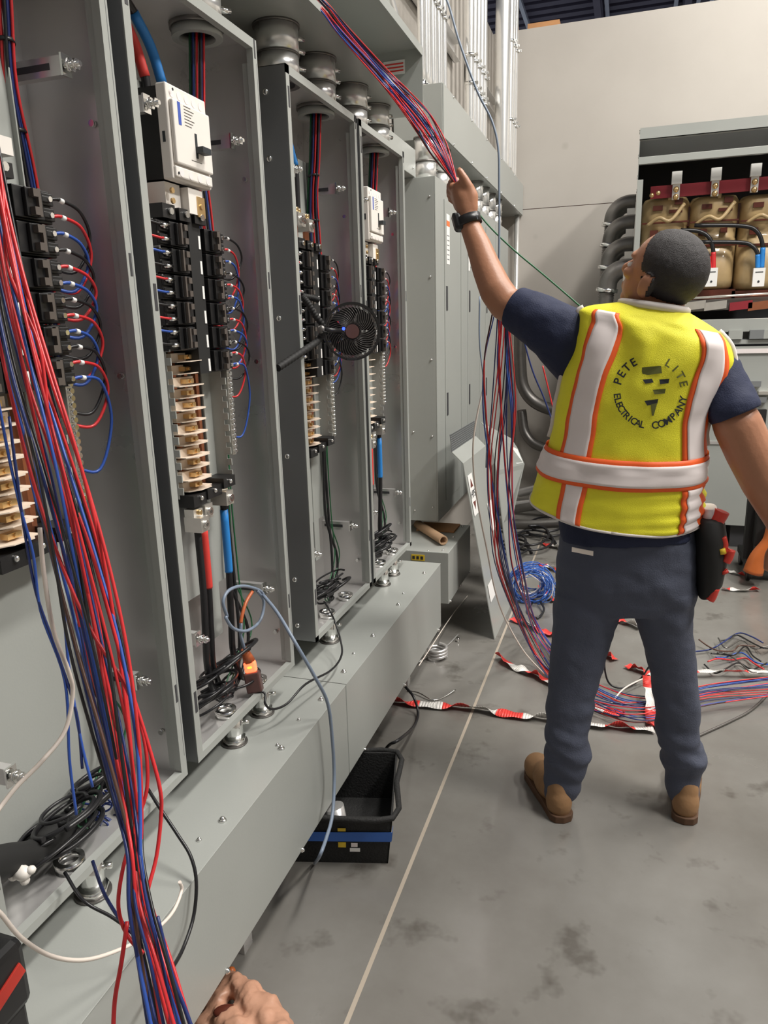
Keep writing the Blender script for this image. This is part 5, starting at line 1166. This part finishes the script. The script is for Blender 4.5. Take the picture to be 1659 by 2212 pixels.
# ================================================================== loose wires
def jitter_path(C, Wd, u, ph, proj, rnd, amp=.25):
    out = []
    for i, (c, w_) in enumerate(zip(C, Wd)):
        uu = max(-1, min(1, u + amp * math.sin(ph + i * .8))); out.append(proj(i, c[0] + uu * w_, c[1], uu))
    return out
rnd = random.Random(11)
C1 = [(-60, 150), (-25, 360), (12, 580), (62, 800), (118, 1000), (168, 1200), (212, 1400), (252, 1600), (280, 1760), (292, 1850), (305, 1960), (335, 2080), (372, 2240)]
W1 = [25, 30, 40, 50, 55, 62, 62, 48, 26, 16, 26, 36, 48]; D1 = [1.02, 1.0, .98, .96, .95, .95, .94, .92, .90, .88, .86, .84, .82]
cc = {'wire_red': 'red', 'wire_blue': 'blue', 'wire_black': 'black', 'wire_darkblue': 'dark blue', 'wire_brown': 'brown', 'wire_white': 'white', 'wire_green': 'green'}
for k in range(20):
    u = -1 + 2 * k / 19
    m = (['wire_darkblue', 'wire_black', 'wire_blue', 'wire_brown', 'wire_darkblue'][k % 5] if u < -.3 else ['wire_red', 'wire_red', 'wire_blue', 'wire_red', 'wire_black', 'wire_red', 'wire_darkblue'][k % 7])
    pts = jitter_path(C1, W1, u, rnd.random() * 6, lambda i, x, y, uu: PD((x, y), D1[i] + .035 * math.sin(k * 2.4 + i * .5)), rnd, .22)
    wire('loose_wire', pts, rnd.choice((.0019, .0021, .0023)), m, '%s wire in the thick loose bundle hanging in front of the nearest cabinet' % cc[m], 'wire', '%s wires of the loose bundle at the left' % cc[m])
def pxw(pts, r_, m, lab, grp=None, nm='loose_wire'): return wire(nm, [PD((a, b), d) for a, b, d in pts], r_, m, lab, 'wire', grp)
pxw([(-10, 300, .98), (6, 420, .97), (14, 560, .96), (40, 640, .95), (82, 740, .94), (98, 830, .94), (108, 930, .94), (150, 1060, .94), (200, 1200, .93), (262, 1420, .92), (318, 1600, .91), (345, 1700, .90), (348, 1760, .90), (338, 1850, .89), (318, 1930, .87), (310, 2000, .86)], .0024, 'wire_red', 'red wire bowing out farthest right of the loose bundle, past the cabinet sill')
pxw([(-10, 700, .95), (30, 880, .95), (90, 1100, .94), (180, 1330, .93), (270, 1480, .92), (310, 1590, .91), (318, 1700, .90), (290, 1790, .89), (265, 1880, .87), (256, 1960, .86), (275, 2020, .86), (310, 2060, .85)], .0024, 'wire_red', 'red wire making the small loop left of the loose bundle near the sill')
pxw([(275, 1990, .86), (262, 2080, .84), (248, 2160, .83), (244, 2240, .82)], .0026, 'wire_red', 'red wire dropping alone at the bottom edge, left of the bundle')
pxw([(340, 1980, .86), (370, 2100, .85), (400, 2180, .84), (425, 2250, .83)], .0024, 'wire_darkblue', 'dark blue wire splaying right at the bottom edge below the bundle')
for k, pts in enumerate(([(20, 900), (35, 1020), (52, 1140), (78, 1280), (120, 1400), (165, 1540), (178, 1660)], [(-5, 860), (20, 990), (45, 1100), (72, 1200), (88, 1320), (140, 1470), (150, 1640), (165, 1760)], [(60, 1000), (80, 1090), (110, 1170), (135, 1300), (150, 1450), (175, 1600), (200, 1700)])):
    pxw([(a, b, 1.02) for a, b in pts], .0021, 'wire_blue' if k else 'wire_darkblue', ['thin dark blue wire crossing the cream fingers of the nearest cabinet', 'outermost left thin blue wire crossing the cream fingers of the nearest cabinet', 'thin blue wire just left of the white cord'][k])
pxw([(200, 1860, .93), (225, 1930, .90), (262, 1990, .87), (300, 2030, .86)], .0022, 'wire_darkblue', 'thin dark blue wire running from the cabinet sill into the bundle')
# overhead bundle from the open wireway to the hand
C2 = [((560, -120), -.93), ((640, -45), -.86), ((700, 14), -.805), ((745, 70), -.790), ((830, 165), -.765), ((872, 212), -.70), ((912, 262), -.63), ((950, 325), -.56), ((984, 394), None), ((1000, 428), None)]
W2 = [6, 7, 8, 10, 11, 14, 17, 15, 4, 3]
colsB = ['wire_red', 'wire_darkblue', 'wire_red', 'wire_blue', 'wire_black', 'wire_red', 'wire_darkblue']
for k in range(24):
    u = -1 + 2 * k / 23; m = colsB[k % 7]
    def proj(i, x, y, uu):
        if i >= 8: return PP(x, y, 2.325)
        return PX((x, y - .9 * (x - C2[i][0][0])), C2[i][1] + .006 * math.sin(k * 1.7 + i))
    pts = jitter_path([c[0] for c in C2], W2, u, rnd.random() * 6, proj, rnd, .3)
    wire('pulled_wire', pts, .0020, m, '%s wire in the bundle from the overhead wireway to the raised hand' % cc[m], 'wire', '%s wires pulled by the raised hand' % cc[m])
# hanging bundle below the hand
C3 = [(1004, 438, 2.33), (1018, 462, 2.345), (1036, 500, 2.355), (1058, 550, 2.36), (1082, 605, 2.37), (1085, 680, 2.40), (1080, 780, 2.42), (1078, 890, 2.45), (1076, 1000, 2.50), (1084, 1120, 2.56), (1104, 1240, 2.66)]
W3 = [3, 4, 4, 5, 7, 22, 34, 36, 30, 26, 28]
F3 = [(1150, 1375, .08), (1215, 1462, .03), (1300, 1512, .02), (1400, 1530, .02), (1530, 1500, .03), (1700, 1482, .04)]; FW = [34, 28, 26, 30, 26, 24]
for k in range(19):
    u = -1 + 2 * k / 18; m = ['wire_red', 'wire_red', 'wire_darkblue', 'wire_black', 'wire_red', 'wire_blue', 'wire_darkblue'][(k * 3) % 7] if u < .4 else ['wire_blue', 'wire_darkblue', 'wire_red', 'wire_blue'][k % 4]
    ph = rnd.random() * 6
    pts = jitter_path(C3, W3, u, ph, lambda i, x, y, uu: PY((x, y), C3[i][2] + .02 * math.sin(k + i * .7) * (i > 4)), rnd, .45)
    pts += [PZ((c[0] + max(-1, min(1, u * .6 + .5 * math.sin(ph + i))) * 10, c[1] - max(-1, min(1, u + .3 * math.sin(ph + i * 1.3))) * w_), c[2] + .02 * rnd.random()) for i, (c, w_) in enumerate(zip(F3, FW))]
    wire('hanging_wire', pts, .0020 if k % 3 else .0025, m, '%s wire hanging below the raised arm and trailing over the floor behind the legs' % cc[m], 'wire', '%s wires hanging below the raised arm' % cc[m])
def yw(pts, r_, m, lab, grp=None, nm='loose_wire'): return wire(nm, [PY((a, b), y) for a, b, y in pts], r_, m, lab, 'wire', grp)
yw([(1046, 830, 2.5), (1030, 900, 2.5), (1022, 960, 2.5), (1024, 1030, 2.52), (1036, 1110, 2.55), (1052, 1190, 2.6), (1068, 1270, 2.7), (1088, 1330, 2.8), (1130, 1405, 2.88), (1175, 1455, 2.95)], .0032, 'wire_white', 'single off-white wire left of the hanging wires, in front of the leaning cover sheet')
yw([(1036, 640, 2.6), (1036, 740, 2.6), (1046, 830, 2.6), (1052, 930, 2.6), (1050, 1010, 2.62)], .0030, 'wire_grey', 'grey-blue wire leftmost of those hanging below the raised arm')
yw([(940, -30, 2.9), (965, 0, 2.9), (992, 90, 2.9), (1030, 195, 2.9), (1062, 260, 2.9), (1076, 320, 2.9), (1078, 400, 2.9), (1078, 540, 2.9), (1074, 620, 2.9)], .0042, 'wire_grey', 'long dark blue-grey cable hanging from the roof in front of the closed wireway')
yw([(1030, 456, 3.1), (1060, 492, 3.1), (1110, 540, 3.1), (1170, 590, 3.1), (1240, 650, 3.1), (1330, 730, 3.1)], .0036, 'wire_green', 'taut green wire running down behind the man\'s raised arm to his shoulder')
yw([(1126, 715, 3.0), (1150, 800, 3.0), (1175, 860, 3.0), (1200, 930, 3.0)], .0034, 'wire_darkblue', 'dark blue wire slanting down to the vest under the raised arm')
yw([(1172, 790, 3.0), (1182, 830, 3.0), (1194, 880, 3.0)], .0030, 'wire_red', 'short red wire slanting to the vest beside the dark blue one')
wire('black_wire', [PZ((1305, 1400), .20), PZ((1307, 1450), .08), PZ((1318, 1478), .02), PZ((1345, 1486), .01), PZ((1380, 1470), .02), PZ((1402, 1440), .10)], .004, 'wire_black', 'black cable looping on the floor between the legs')
wire('grey_wire', [PZ((1490, 1598), .006), PZ((1530, 1580), .006), PZ((1580, 1557), .006), PZ((1625, 1532), .006), PZ((1670, 1488), .006)], .005, 'steel_dark', 'grey cable curving over the floor right of the right boot')
wire('white_wire', [PZ((1320, 1520), .01), PZ((1345, 1490), .03), PZ((1380, 1470), .04), PZ((1405, 1462), .03)], .0035, 'wire_white', 'off-white wire end on the floor left of the right shin')
for k in range(9):
    a = 1500 + rnd.uniform(-20, 60); b = 1395 + rnd.uniform(-20, 60); P_ = [(a, b)]
    for j in range(5): a += rnd.uniform(15, 38); b += rnd.uniform(-22, 22); P_.append((a, b))
    m = ['wire_black', 'wire_black', 'steel_dark', 'wire_red', 'wire_brown', 'wire_darkblue', 'wire_black', 'steel_dark', 'wire_blue'][k]
    wire('floor_wire', [PZ(p, .008 + .03 * rnd.random()) for p in P_], .0035, m, 'loose wire scrap on the floor right of the right knee', 'wire', 'wire scraps on the floor at the right')

for o in PEND: COL.objects.link(o)
